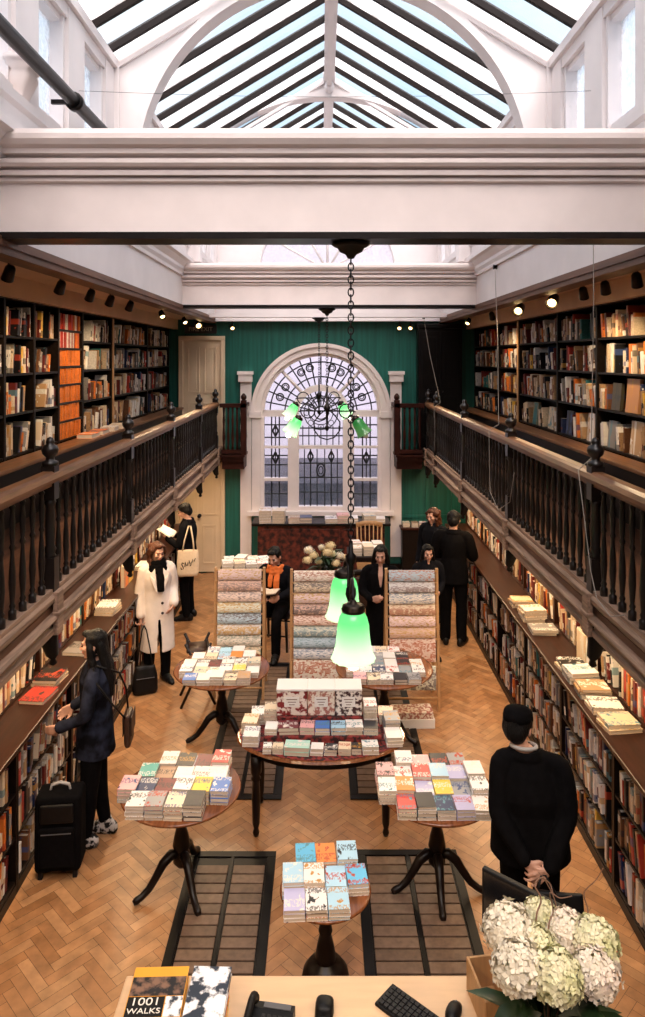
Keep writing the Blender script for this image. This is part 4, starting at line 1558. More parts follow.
for i, (u, cn, n) in enumerate([(-.43, 'cream', 4), (.42, 'white', 5)]):
    stack(OX + u, OY + .10, .797, .11, .16, n, 0, cn, 'tall pile %s the gift boxes, oval table' % ('left of' if i == 0 else 'right of'), 'books on the oval table', (.022, .034))
print('paperbacks', NPB[0])

# ================================================================ GIFT WRAP RACKS
WR_COL = [('pink', (.76, .50, .44)), ('sage', (.62, .60, .44)), ('cream', (.80, .68, .52)), ('rust', (.66, .36, .22)), ('blue', (.36, .48, .54)), ('ochre', (.72, .52, .28)), ('peach', (.80, .56, .42)), ('grey', (.62, .58, .54))]


def wrap_rack(idx, label, x, y, w_, h, n, bottom, pitch=.105):
    t = thing('wrap_rack', label, 'rack', (x, y, 0), 0, 'ladder racks of gift wrap')
    hw = w_ / 2
    tilt = .16

    def yy(z):
        return tilt * z / h
    for s in (-1, 1):
        mb = MB()
        mb.prism([(-.02, 0), (.02, 0), (tilt + .02, h), (tilt - .02, h)], s * hw - .014, s * hw + .014, plane='YZ')
        mb.build('upright', M['pine'], t)
        mb = MB()
        mb.prism([(.45, 0), (.48, 0), (tilt + .045, h - .05), (tilt + .018, h - .05)], s * hw - .012, s * hw + .012, plane='YZ')
        mb.build('rear_leg', M['pine'], t)
    zs = [h - .03 - k * pitch for k in range(n)]
    for q in range(1, bottom):
        zs[n - bottom + q] = zs[n - bottom + q - 1] - 2.45 * pitch
    for z in zs + [.14]:
        mb = MB()
        mb.tube([(-hw, yy(z) - .012, z), (hw, yy(z) - .012, z)], .012, 8)
        mb.build('rail', M['pine'], t)
    pick = list(WR_COL)
    for k, z in enumerate(zs):
        cname, c = WR_COL[(k * 3 + idx * 2) % len(WR_COL)]
        sz = pitch * .80 if not (bottom and k >= n - bottom) else pitch * 1.95
        mb = MB()
        sw = hw - .03
        yb = yy(z) - .012
        segs = [(yb + .016, z - .09)]
        for a in range(7):
            an = PI * a / 6
            segs.append((yb + .0155 * math.cos(an), z + .0155 * math.sin(an)))
        for q in range(1, 5):
            segs.append((yb - .0155 - .028 * math.sin(q / 4 * PI * .7), z - sz * q / 4))
        inner = [(a + .0025, b) for a, b in segs]
        nn = len(segs)
        vsq = [(sx * sw, a, b) for sx in (-1, 1) for a, b in segs]
        mb.raw(vsq, [(i, i + 1, nn + i + 1, nn + i) for i in range(nn - 1)], smooth=True)
        mb.raw([(sx * sw, a + .002, b + .0005) for sx in (-1, 1) for a, b in segs], [(i, nn + i, nn + i + 1, i + 1) for i in range(nn - 1)], smooth=True)
        o = mb.build('gift_wrap_sheet', M['wrap'])
        o.location = (x, y, 0)
        o.color = (*[min(.86, v * .8 + .16) for v in jit(c, .08)], 1)
        tag(o, '%s patterned gift wrap sheet hung %s from the top, %s rack' % (cname, ORD[k + 1], ['first', 'middle', 'third'][idx]), 'gift wrap', 'gift wrap sheets on the racks')


wrap_rack(0, 'pale ladder rack of gift wrap behind the round table nearest the cream coat', fx(239.5, 8.3), 8.2, .56, 1.47, 9, 1, .122)
wrap_rack(1, 'pale ladder rack of gift wrap partly behind the lit green lamp', fx(316, 8.3), 8.2, .57, 1.45, 9, 1, .122)
wrap_rack(2, 'pale ladder rack of gift wrap, with large sheet low down, by the standing dark-haired woman', fx(412, 8.05), 7.95, .57, 1.53, 8, 2, .122)
t = thing('print_box', 'low pale box of prints standing on the floor under the third rack', 'box', (fx(410, 7.9) + .0, 7.66, 0), .05)
mb = MB(); mb.bbox(-.24, .22, -.1, .12, 0, .10, .006); mb.build('box_body', M['paper'], t)
mb = MB(); mb.bbox(-.225, .205, -.09, .11, .10, .17, .006); mb.build('print_stack', M['boxB'], t)

# ================================================================ BACK OF THE ROOM
t = thing('window_cabinet', 'long mottled dark red cabinet below the arched window', 'cabinet', (fx(320, 12.5), 12.66, 0))
mb = MB(); mb.bbox(-1.08, 1.12, -.2, .2, .12, 1.0, .01); mb.build('body', M['marble'], t)
mb = MB(); mb.bbox(-1.18, 1.22, -.27, .22, 1.0, 1.05, .012); mb.build('top', M['darkwood'], t)
mb = MB(); mb.bbox(-1.06, 1.10, -.17, .18, 0, .12, .006); mb.build('plinth', M['darkwood'], t)
for k in range(3):
    mb = MB(); mb.bbox(-1.0 + k * .70, -.36 + k * .70, -.212, -.2, .2, .94, .004); mb.build('panel', M['marble'], t)
for i, (px, n, cn, rzq) in enumerate([(265, 5, 'white', .1), (279, 5, 'cream', -.05), (294, 2, 'tan', .1), (306, 2, 'navy', 0), (331, 2, 'white', .05), (343, 3, 'pink', .1), (352, 2, 'white', 0), (369, 3, 'cream', .1), (379, 2, 'white', -.1)]):
    stack(fx(px, 12.5), 12.53, 1.0506, .21, .27, n, rzq, cn, '%s pile on the cabinet under the arched window' % ORD[i + 1], 'books on the window cabinet', (.035, .05))
# dark tables with white piles either side
for (px, y, w_, nm, cat) in ((246, 10.6, .72, 'dark side table heaped with white paperbacks, left of the seated reader', 'l'), (367, 11.3, .62, 'dark side table with white boxes in front of the spindle chair', 'r')):
    t = thing('side_table', nm, 'table', (fx(px, y), y, 0))
    mb = MB(); mb.bbox(-w_ / 2, w_ / 2, -.3, .3, .78, .86, .01); mb.build('tabletop', M['mahog'], t)
    for sx in (-1, 1):
        for sy in (-1, 1):
            mb = MB(); mb.loft([(sx * (w_ / 2 - .06), sy * .24, 0, .018, .018), (sx * (w_ / 2 - .06), sy * .24, .78, .03, .03)], 8, pw=6); mb.build('leg', M['mahog'], t)
    k = 0
    for j in range(2):
        for i in range(4 if cat == 'l' else 3):
            k += 1
            stack(fx(px, y) + (i - (1.5 if cat == 'l' else 1)) * .17, y - .13 + j * .25, .8606, .155, .22, 2 if cat == 'l' else 3, rnd.uniform(-.3, .3), rnd.choice(['white', 'white', 'cream']), '%s pile on the side table %s of the flowers' % (ORD[k], 'left' if cat == 'l' else 'right'), 'books on the side tables', (.03, .05))


def chair(label, x, y, rz, mseat, back='spindle', hb=1.05, m='pine'):
    t = thing('chair', label, 'chair', (x, y, 0), rz)
    mb = MB(); mb.bbox(-.22, .22, -.22, .20, .43, .465, .012); mb.build('seat', mseat, t)
    for sx in (-1, 1):
        mb = MB(); mb.tube([(sx * .2, -.2, 0), (sx * .18, -.18, .43)], [.016, .022], 8); mb.build('leg', M[m], t)
        mb = MB(); mb.tube([(sx * .2, .24, 0), (sx * .19, .18, .45), (sx * .2, .22, .75), (sx * .21, .27, hb)], [.016, .02, .018, .016], 8); mb.build('leg', M[m], t)
    mb = MB(); mb.tube([(-.22, .26, hb - .03), (-.1, .285, hb), (.1, .285, hb), (.22, .26, hb - .03)], .024, 8, sy=1.8); mb.build('top_rail', M[m], t)
    if back == 'spindle':
        for k in range(5):
            mb = MB(); u = -.13 + k * .065; mb.tube([(u, .18, .46), (u * 1.1, .27, hb - .02)], .010, 6); mb.build('spindle', M[m], t)
    else:
        mb = MB(); mb.bbox(-.18, .18, .2, .25, .55, hb - .04, .02); mb.build('back_pad', M['brownleather'], t)
    for zq, ya in ((.2, -.19), (.26, .2)):
        mb = MB(); mb.tube([(-.2, ya, zq), (.2, ya, zq)], .011, 6); mb.build('stretcher', M[m], t)
    return t


chair('pale wooden spindle-back chair behind the side table near the window', fx(370, 12.0), 11.92, 0, M['pine'], 'spindle', 1.10)
chair('brown padded chair standing behind the green hanging lamp', fx(368, 9.4), 9.4, R(12), M['brownleather'], 'pad', 1.02, 'mahog')
t = thing('folding_stool', 'dark folding wooden stool half hidden behind the round table nearest the cream coat', 'stool', (-1.42, 8.22, 0), R(12))
for yq in (-.16, .16):
    for sx in (-1, 1):
        mb = MB(); mb.tube([(sx * .19, yq + sx * .012, 0), (-sx * .14, yq + sx * .012, .70)], .016, 8); mb.build('leg', M['mahog'], t)
for sx in (-1, 1):
    mb = MB(); mb.tube([(sx * .115, -.18, .62), (sx * .115, .18, .62)], .014, 8); mb.build('rail', M['mahog'], t)
mb = MB(); mb.loft([(0, 0, .600, .11, .15), (0, 0, .606, .11, .15)], 16, pw=8); mb.build('seat', M['brownleather'], t)
t = thing('writing_desk', 'brown writing desk with flowers in front of the red cabinet', 'desk', (fx(322, 10.0) + .18, 10.0, 0))
mb = MB(); mb.bbox(-.5, .42, -.3, .3, .72, .76, .008); mb.build('desk_top', M['redwood'], t)
for sx in (-1, 1):
    mb = MB(); a, b = sorted((sx * .18 - .04, sx * .42 - .04)); mb.bbox(a, b, -.26, .26, .05, .72, .006); p = mb.build('pedestal', M['redwood'], t)
    for k in range(3):
        m_ = MB(); m_.bbox(a + .02, b - .02, -.272, -.26, .1 + k * .2, .27 + k * .2, .003)
        m_.lathe([(.008, 0), (.012, .012), (0, .02)], (a + b) / 2, -.272, .185 + k * .2, 8, mtx=Matrix.Rotation(PI / 2, 3, 'X'))
        m_.build('drawer', M['mahog'], p)

# right side shelf against the green wall
t = thing('low_shelf', 'low dark shelf unit with small books by the green wall', 'shelf', (1.72, 12.85, 0))
mb = MB(); mb.bbox(-.3, .3, -.12, .12, .0, .86, .008); mb.build('body', M['darkwood'], t)
mb = MB(); mb.bbox(-.33, .33, -.15, .13, .86, .9, .008); mb.build('top', M['redwood'], t)
for i in range(4):
    stack(1.72 - .22 + i * .145, 12.84, .9006, .12, .16, 2, 0, ['cream', 'tan', 'white', 'pink'][i], '%s pile on the low shelf by the green wall' % ORD[i + 1], 'books on the low shelf', (.03, .04))


# the 300 paperbacks that show largest are things, the rest of the piles one mass
PBS.sort(key=lambda q: q[0])
for q in PBS[:300]:
    place(UP, 'paperback', q[1], q[2], q[3], q[4], q[5], 'book', q[6])
mb = MB()
for q in PBS[300:]:
    m_ = Matrix.Translation(q[1]) @ Matrix.Rotation(q[3], 4, 'Z') @ Matrix.Diagonal((*q[2], 1))
    mb.box(-.5, .5, -.5, .5, 0, .07, 0, q[4], m_); mb.box(-.5, .5, -.5, .5, .91, 1, 0, q[4], m_); mb.box(-.49, .485, -.49, .49, .07, .91, 0, (.66, .55, .43), m_)
tag(mb.build('pile_stock', M['booksA'], colour=True), 'lower layers of the farther paperback piles on the tables', 'books', None, 'stuff')


# ---------------------------------------------------------------- flowers
def head_mesh(r, n, seed):
    rr = random.Random(seed)
    mb = MB()
    for i in range(n):
        z = 1 - 2 * (i + .5) / n
        if z < -.55:
            continue
        th = i * 2.399963
        q = math.sqrt(1 - z * z)
        d = Vector((q * math.cos(th), q * math.sin(th), z * .85))
        d = (d + Vector((rr.uniform(-.08, .08), rr.uniform(-.08, .08), rr.uniform(-.08, .08))))
        c = d * r * rr.uniform(.9, 1.06)
        nrm = d.normalized()
        u = nrm.orthogonal().normalized()
        v = nrm.cross(u)
        s_ = r * rr.uniform(.18, .27)
        a0 = rr.uniform(0, 1.5)
        for k in range(4):
            a = a0 + k * PI / 2
            e1 = u * math.cos(a) + v * math.sin(a)
            e2 = u * math.cos(a + PI / 2) + v * math.sin(a + PI / 2)
            lift = nrm * s_ * rr.uniform(.0, .5)
            p0 = c
            pts = [p0, c + e1 * s_ * .55 - e2 * s_ * .42 + lift * .6, c + e1 * s_ + lift, c + e1 * s_ * .55 + e2 * s_ * .42 + lift * .6]
            mb.face(pts)
            m0 = nrm * s_ * .05
            mb.face([p - m0 for p in reversed(pts)])
    mb.ell((0, 0, -.05 * r), (.78 * r, .78 * r, .70 * r), 14, 9, 1)
    return mb


FK = .915
VX0, VY0 = fx(548, 3.12 * FK), 3.12 * FK
t = thing('flower_arrangement', 'white and green hydrangeas with bare curly twigs beside the keyboard', 'flowers', (VX0, VY0, 1.0))
mb = MB()
mb.lathe([(0, .001), (.075, .001), (.085, .02), (.10, .08), (.105, .14), (.085, .19), (.09, .21), (.08, .21), (.07, .17), (0, .16)], 0, 0, 0, 24, cap=False)
mb.build('vase', M['ceramic'], t)
HD = [(508, 929, 3.22, .107, 'petal'), (540, 916, 3.36, .075, 'petalg'), (566, 931, 3.28, .092, 'petalp'), (594, 942, 3.2, .102, 'petalg'), (519, 968, 3.05, .108, 'petal'), (556, 976, 3.0, .105, 'petalg'), (594, 974, 3.06, .10, 'petalp'), (536, 946, 3.18, .085, 'petalg')]
stems = MB()
for i, (px, py, Y, r, mm) in enumerate(HD):
    Y *= FK; r *= FK
    c = Vector((fx(px, Y) - VX0, Y - VY0, fz(py, Y) - 1.0))
    o = head_mesh(r, 230, i).build('flower_head', [M[mm], M['petalg']], t, loc=c)
    stems.tube([(0, 0, .15), (c.x * .5, c.y * .5, c.z * .6), tuple(c * .98)], .004, 6)
stems.build('stem', M['leaf'], t)
mb = MB()
rr = random.Random(3)
for i in range(46):
    a = rr.uniform(0, 2 * PI)
    L_ = rr.uniform(.18, .35)
    w_ = rr.uniform(.035, .06)
    z0 = rr.uniform(.20, .36)
    d = Vector((math.cos(a), math.sin(a), 0))
    q = Vector((-d.y, d.x, 0))
    drop = rr.uniform(-.10, .10)
    base = d * .03 + Vector((0, 0, z0 - .05))
    mid1 = d * L_ * .45 + Vector((0, 0, z0 + .03))
    tip = d * L_ + Vector((0, 0, z0 + drop))
    m2 = d * L_ * .75 + Vector((0, 0, z0 + .02 + drop * .5))
    up = Vector((0, 0, .012))
    mb.raw([base, mid1 - q * w_ + up, mid1, mid1 + q * w_ + up, m2 - q * w_ * .75 + up, m2, m2 + q * w_ * .75 + up, tip], [(0, 1, 2), (0, 2, 3), (1, 4, 5, 2), (2, 5, 6, 3), (4, 7, 5), (5, 7, 6)], smooth=True)
mb.build('foliage', M['leaf'], t)
for (pts, r0) in (([(536, 930, 3.25), (541, 900, 3.3), (535, 886, 3.32), (541, 878, 3.34), (550, 884, 3.34), (553, 895, 3.3)], .004), ([(548, 935, 3.2), (553, 912, 3.25), (550, 893, 3.25), (560, 898, 3.22), (572, 896, 3.2)], .0035), ([(582, 935, 3.2), (588, 912, 3.3), (584, 893, 3.32), (596, 880, 3.3), (603, 868, 3.3)], .0035), ([(552, 930, 3.3), (556, 905, 3.34), (545, 880, 3.38), (538, 872, 3.4)], .003)):
    mb = MB()
    Q_ = [Vector((0, 0, .18))] + [Vector((fx(a, y * FK) - VX0, y * FK - VY0, fz(b, y * FK) - 1.0)) for a, b, y in pts]
    S_ = []
    for i in range(len(Q_) - 1):
        p0, p1, p2, p3 = Q_[max(i - 1, 0)], Q_[i], Q_[i + 1], Q_[min(i + 2, len(Q_) - 1)]
        for k in range(6):
            u = k / 6
            S_.append(.5 * (2 * p1 + (p2 - p0) * u + (2 * p0 - 5 * p1 + 4 * p2 - p3) * u * u + (3 * p1 - p0 - 3 * p2 + p3) * u ** 3))
    S_.append(Q_[-1])
    mb.tube(S_, [r0 * (1.1 - .6 * i / len(S_)) for i in range(len(S_))], 6)
    mb.build('twig', M['twig'], t)

t = thing('flower_vase', 'vase of cream and white flowers on the desk before the red cabinet', 'flowers', (fx(327, 9.95), 9.95, .7605))
t.scale = (1.5, 1.5, 1.4)
mb = MB(); mb.lathe([(0, 0), (.06, 0), (.08, .05), (.07, .14), (.05, .18), (.06, .2), (0, .19)], 0, 0, 0, 18, cap=False); mb.build('vase', M['ceramic'], t)
for i in range(15):
    a = i * 2.4
    q = .20 * math.sqrt((i + .3) / 15)
    c = Vector((q * math.cos(a) * 1.15, q * math.sin(a) * .8, .36 - q * .5 + rr.uniform(-.03, .05)))
    hm = head_mesh(rr.uniform(.032, .05), 60, i + 30)
    hm.build('flower_head', [M[['petaly', 'petal', 'petaly', 'petalg'][i % 4]], M['petaly']], t, loc=c)
mb = MB()
for i in range(40):
    a = rr.uniform(0, 6.28); L_ = rr.uniform(.1, .24)
    d = Vector((math.cos(a), math.sin(a), 0)); q = Vector((-d.y, d.x, 0)); zz = rr.uniform(.16, .34)
    mb.raw([d * .02 + Vector((0, 0, .17)), d * L_ * .6 - q * .022 + Vector((0, 0, zz)), d * L_ + Vector((0, 0, zz + rr.uniform(-.05, .05))), d * L_ * .6 + q * .022 + Vector((0, 0, zz))], [(0, 1, 2, 3)])
mb.build('foliage', M['leaf'], t)

# ================================================================ SALES COUNTER AND WHAT STANDS ON IT
t = thing('sales_counter', 'pale maple sales counter at the bottom edge, holding keyboard and flowers', 'counter', (0, 0, 0))
CX0, CX1, CY0, CY1 = -.92, 1.12, 2.45, 3.385
mb = MB(); mb.bbox(CX0, CX1, CY0, CY1, .955, 1.0, .01); mb.build('worktop', M['maple'], t)
mb = MB(); mb.bbox(CX0 + .05, CX1 - .05, CY1 - .09, CY1 - .05, .08, .955, .005); mb.build('front_panel', M['pine'], t)
for xx in (CX0 + .05, CX1 - .09):
    mb = MB(); mb.bbox(xx, xx + .04, CY0 + .1, CY1 - .1, .08, .955, .005); mb.build('end_panel', M['pine'], t)
mb = MB(); mb.bbox(CX0 + .08, CX1 - .08, CY0 + .12, CY1 - .12, 0, .08, .004); mb.build('plinth', M['darkwood'], t)

# counter books
z = 1.0006
for k, (cn, h) in enumerate((('orange', .035), ('orange', .03), ('cream', .03))):
    place(UP, 'counter_book', (-.715, 3.10, z), (.245, .27, h), .04 * k - .03, PALN[cn], '%s book %s under the walks guide on the sales counter' % (cn, ['lowest', 'in the middle', 'directly'][k]), 'book', 'books on the sales counter')
    z += h + .0008
t = thing('walks_guide', 'thick yellow guide book with photo cover and white 1001 WALKS title', 'book', (-.715, 3.105, z), .03)
mb = MB(); mb.bbox(-.12, .12, -.15, .15, 0, .006, .002); mb.bbox(-.12, .12, -.15, .15, .045, .051, .002); mb.bbox(-.122, -.114, -.15, .15, .004, .047, .002); mb.build('cover', M['yellow'], t)
mb = MB(); mb.box(-.113, .115, -.146, .146, .006, .045); mb.build('page_block', M['page'], t)
mb = MB(); mb.box(-.117, .117, .0, .095, .051, .0525); mb.build('cover_photo', M['photo'], t)
mb = MB(); mb.box(-.117, .04, -.10, -.004, .051, .0525); mb.build('title_panel', M['blackplastic'], t)
mb = MB(); mb.box(.044, .117, -.10, -.004, .051, .0525); mb.build('cover_inset', M['snow'], t)
lettering('1001', .052, M['paper'], t, (-.04, -.030, .053), (0, 0, 0), 'title', 1.25)
lettering('WALKS', .036, M['paper'], t, (-.04, -.074, .053), (0, 0, 0), 'title', 1.2)
z = 1.0006
for k, (cn, h) in enumerate((('yellow', .03), ('orange', .03), ('tan', .028), ('orange', .028))):
    place(UP, 'counter_book', (-.50, 3.11, z), (.165, .26, h), -.03 + .02 * k, PALN[cn], '%s book %s from top under the snow-scene book, sales counter' % (cn, ORD[5 - k]), 'book', 'books on the sales counter')
    z += h + .0008
t = thing('snow_book', 'book with a snowy black and white scene on its cover', 'book', (-.495, 3.12, z), -.03)
mb = MB(); mb.bbox(-.085, .085, -.13, .13, 0, .004, .001); mb.bbox(-.085, .085, -.13, .13, .03, .035, .001); mb.build('cover', M['snow'], t)
mb = MB(); mb.box(-.083, .082, -.127, .127, .004, .03); mb.build('page_block', M['page'], t)

# desk telephone
t = thing('desk_telephone', 'black desk telephone lying on the pale counter beside the books', 'telephone', (fx(267, 3.10), 3.08, 1.0), -.16)
mb = MB(); mb.prism([(-.115, 0), (.10, 0), (.10, .055), (.06, .06), (-.115, .022)], -.105, .105, plane='YZ'); mb.build('base', M['blackplastic'], t)
mb = MB()
mb.tube([(-.075, -.09, .062), (-.08, -.06, .082), (-.08, .05, .095), (-.075, .085, .08)], [.024, .016, .016, .024], 10)
mb.build('handset', M['blackplastic'], t)
for j in range(4):
    for i in range(5):
        mb = MB(); zz = .030 + .036 * (j * .033 + .03) / .175 + .006
        yv = -.07 + j * .033
        zz = .022 + (yv + .115) / .175 * .038
        mb.bbox(-.03 + i * .024, -.013 + i * .024, yv - .009, yv + .009, zz - .002, zz + .007, .002); mb.build('key_button', M['keygrey'], t)
mb = MB(); mb.bbox(-.03, .09, .065, .092, .058, .064, .001); mb.build('display', M['greyplastic'], t)
# barcode scanner
t = thing('barcode_scanner', 'black hand-held scanner lying on the counter between telephone and keyboard', 'scanner', (fx(323, 3.12), 3.12, 1.0), -.12)
mb = MB(); mb.tube([(0, -.14, .022), (0, -.08, .024), (.0, .0, .03)], [.016, .019, .021], 12); mb.build('handle', M['blackplastic'], t)
mb = MB(); mb.loft([(0, .0, .008, .03, .03), (0, .05, .02, .042, .045), (0, .06, .05, .04, .045), (0, .055, .062, .03, .035)], 16, pw=3); mb.build('scan_head', M['blackplastic'], t)
mb = MB(); mb.bbox(-.008, .008, -.03, -.01, .045, .052, .002); mb.build('trigger', M['greyplastic'], t)
# keyboard
t = thing('keyboard', 'black computer keyboard lying aslant on the pale counter', 'keyboard', (fx(421, 3.12), 3.14, 1.0), R(-42))
mb = MB(); mb.bbox(-.20, .20, -.068, .068, 0, .016, .005); mb.build('keyboard_case', M['blackplastic'], t)
for j in range(5):
    mb = MB()
    for i in range(15):
        x = -.185 + i * .0252
        mb.bbox(x, x + .021, -.058 + j * .0235, -.038 + j * .0235, .016, .0235, .002)
    mb.build('key_row', M['keygrey'], t)
t = thing('computer_mouse', 'black computer mouse beside the keyboard on the counter', 'mouse', (fx(454, 3.17), 3.18, 1.0), -.5)
mb = MB(); mb.loft([(0, 0, .001, .032, .055), (0, 0, .018, .033, .056), (0, -.006, .032, .024, .04), (0, -.01, .037, .01, .018)], 18, pw=2.4); mb.build('shell', M['blackplastic'], t)
mb = MB(); mb.tube([(0, .03, .028), (0, .042, .026)], .006, 8); mb.build('scroll_wheel', M['greyplastic'], t)
# wooden box behind the flowers, pen and papers
t = thing('wooden_tray_box', 'small open pale wooden box between keyboard and hydrangeas', 'box', (fx(486, 3.2) + .02, 3.2, 1.0005), R(8))
for (nm, a, b, c, d) in (('side_panel', -.07, -.058, -.12, .12), ('side_panel', .058, .07, -.12, .12), ('end_panel', -.058, .058, -.12, -.108), ('end_panel', -.058, .058, .108, .12)):
    mb = MB(); mb.bbox(a, b, c, d, 0, .15, .003); mb.build(nm, M['pine'], t)
mb = MB(); mb.box(-.058, .058, -.108, .108, 0, .01); mb.build('bottom', M['pine'], t)
t = thing('pen', 'dark pen lying on the counter near the wooden box', 'pen', (fx(470, 3.08), 3.07, 1.006), R(-50))
mb = MB(); mb.tube([(-.07, 0, 0), (.045, 0, 0), (.068, 0, 0)], [.0055, .0055, .001], 8); mb.build('barrel', M['blackplastic'], t)
mb = MB(); mb.tube([(-.06, 0, .006), (-.02, 0, .0065)], .0018, 6); mb.build('clip', M['greyplastic'], t)
# monitor seen from above
A, B = Vector((.775, 3.47, 0)), Vector((1.09, 3.20, 0))
md = (B - A)
mang = math.atan2(md.y, md.x)
mc = (A + B) / 2
t = thing('computer_monitor', 'black flat computer monitor standing half hidden behind the hydrangeas', 'monitor', (mc.x, mc.y, 1.0), mang)
HW = md.length / 2
mb = MB(); mb.bbox(-HW, HW, -.012, .018, .14, .45, .006); mb.build('display_case', M['blackplastic'], t)
mb = MB(); mb.box(-HW + .012, HW - .012, -.0135, -.012, .155, .438); mb.build('screen', mat('dark_screen', (.006, .006, .008), .12), t)
mb = MB(); mb.bbox(-.03, .03, .0, .03, .01, .2, .005); mb.build('stand_neck', M['greyplastic'], t)
mb = MB(); mb.bbox(-.10, .10, -.07, .09, 0, .012, .004); mb.build('stand_foot', M['greyplastic'], t)
# ================================================================ LAMPS
SHP = [(.140, 0), (.126, .035), (.112, .09), (.104, .15), (.100, .21), (.088, .26), (.066, .295), (.052, .30)]


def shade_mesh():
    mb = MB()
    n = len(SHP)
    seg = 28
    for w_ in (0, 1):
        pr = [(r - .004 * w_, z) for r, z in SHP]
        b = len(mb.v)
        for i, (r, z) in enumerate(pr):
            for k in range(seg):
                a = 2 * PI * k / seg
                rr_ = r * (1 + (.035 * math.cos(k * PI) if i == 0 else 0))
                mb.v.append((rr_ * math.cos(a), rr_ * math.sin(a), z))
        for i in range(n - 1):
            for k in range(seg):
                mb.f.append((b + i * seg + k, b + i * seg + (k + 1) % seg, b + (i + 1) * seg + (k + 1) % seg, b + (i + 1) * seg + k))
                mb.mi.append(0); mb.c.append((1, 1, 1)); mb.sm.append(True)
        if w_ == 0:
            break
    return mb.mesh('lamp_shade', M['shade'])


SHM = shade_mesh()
hm = MB()
hm.lathe([(.054, .293), (.074, .298), (.076, .318), (.068, .324), (.070, .334), (.050, .346), (.022, .352), (.018, .368), (0, .37)], 0, 0, 0, 20)
HOLM = hm.mesh('shade_holder', M['bronze'])
bm_ = MB()
bm_.ell((0, 0, -.025), (.046, .046, .048), 16, 10)
bm_.lathe([(.03, .01), (.016, .06), (.016, .30)], 0, 0, 0, 10)
BULM = bm_.mesh('bulb', M['hotbulb'])
COLDM = bm_.mesh('cold_bulb', M['boxwhite'])


def chain_mb(x, y, z0, z1, r=.017):
    mb = MB()
    L_ = .052
    n = int((z0 - z1) / (L_ * .74))
    for i in range(n):
        zc = z0 - (i + .5) * (z0 - z1) / n
        a = 0 if i % 2 else PI / 2
        pts = []
        for k in range(12):
            t = 2 * PI * k / 12
            u, v = r * math.cos(t), L_ / 2 * math.sin(t)
            pts.append((x + u * math.cos(a), y + u * math.sin(a), zc + v))
        mb.tube(pts, .0048, 5, closed=True)
    return mb


def canopy_mb(z):
    mb = MB()
    mb.lathe([(0, z), (.115, z), (.12, z - .012), (.10, z - .025), (.085, z - .03), (.07, z - .055), (.035, z - .07), (.02, z - .095), (.0, z - .10)], 0, 0, 0, 20, cap=False)
    return mb


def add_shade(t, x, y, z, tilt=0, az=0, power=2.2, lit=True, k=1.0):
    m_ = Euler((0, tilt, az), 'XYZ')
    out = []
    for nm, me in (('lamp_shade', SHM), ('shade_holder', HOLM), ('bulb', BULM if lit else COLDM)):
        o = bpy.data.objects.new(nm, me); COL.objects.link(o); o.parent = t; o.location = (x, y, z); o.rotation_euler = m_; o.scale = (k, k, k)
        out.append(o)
    if lit:
        light('POINT', 'lamp_light', (x, y, z + .035 * k), power, (1, .90, .70), t, shadow_soft_size=.02)
    return out


# front two-shade pendant under the first beam
PX, PY = .178, 4.44
t = thing('pendant_lamp', 'large black chain pendant with two lit green glass shades, below the big white beam', 'lamp', (PX, PY, 0))
canopy_mb(4.609).build('ceiling_canopy', M['iron'], t)
chain_mb(0, 0, 4.52, 2.76).build('chain', M['iron'], t)
mb = MB()
mb.lathe([(0, 2.78), (.012, 2.77), (.016, 2.70), (.035, 2.68), (.028, 2.64), (.014, 2.62), (.014, 2.50), (.03, 2.48), (.034, 2.44), (.02, 2.40), (.012, 2.36), (.02, 2.33), (0, 2.30)], 0, 0, 0, 14, cap=False)
mb.build('stem', M['iron'], t)
for (ex, ey) in ((.0, -.34), (-.03, .32)):
    mb = MB()
    P_ = []
    for k in range(13):
        u = k / 12
        P_.append((ex * u, ey * u, 2.37 + .17 * math.sin(u * PI * .9) + .10 * u))
    mb.tube(P_, .010, 8)
    # scroll under the arm
    P2 = []
    for k in range(16):
        a = k / 15 * 2 * PI * 1.1
        r = .07 * (1 - k / 22)
        P2.append((ex * .42, ey * .42 + math.copysign(1, ey) * r * math.cos(a), 2.43 + r * math.sin(a)))
    mb.tube(P2, .006, 6)
    mb.build('arm', M['iron'], t)
    add_shade(t, ex, ey, 2.19, power=.06, k=.9)


# scrolled chandeliers farther down the room
def chandelier(label, x, y, ztop, zc, arms, pw):
    t = thing('chandelier', label, 'lamp', (x, y, 0))
    canopy_mb(ztop).build('ceiling_canopy', M['iron'], t)
    chain_mb(0, 0, ztop - .09, zc + .42, .015).build('chain', M['iron'], t)
    mb = MB()
    mb.lathe([(0, zc + .44), (.014, zc + .42), (.014, zc + .2), (.04, zc + .17), (.05, zc + .13), (.02, zc + .1), (.014, zc - .1), (.035, zc - .13), (.02, zc - .17), (0, zc - .19)], 0, 0, 0, 12, cap=False)
    mb.build('stem', M['iron'], t)
    for k, (a, lit) in enumerate(arms):
        c, s_ = math.cos(a), math.sin(a)
        mb = MB()
        # lower heart-shaped strap and upper ring of each arm
        P_ = [(.0, zc - .30), (.10, zc - .27), (.18, zc - .17), (.18, zc - .05), (.10, zc + .05), (.02, zc + .12)]
        mb.tube([(q * c, q * s_, z) for q, z in P_], .010, 6)
        mb.tube([((.27 + .10 * math.cos(i * PI / 8)) * c, (.27 + .10 * math.cos(i * PI / 8)) * s_, zc + .10 + .10 * math.sin(i * PI / 8)) for i in range(16)], .009, 6, closed=True)
        P2 = [(.02, zc + .10), (.17, zc + .10), (.37, zc + .10), (.40, zc + .09)]
        mb.tube([(q * c, q * s_, z) for q, z in P2], .011, 6)
        mb.build('arm', M['iron'], t)
        add_shade(t, .53 * c, .53 * s_, zc - .22, tilt=R(-32), az=a, power=pw, lit=lit, k=.82)


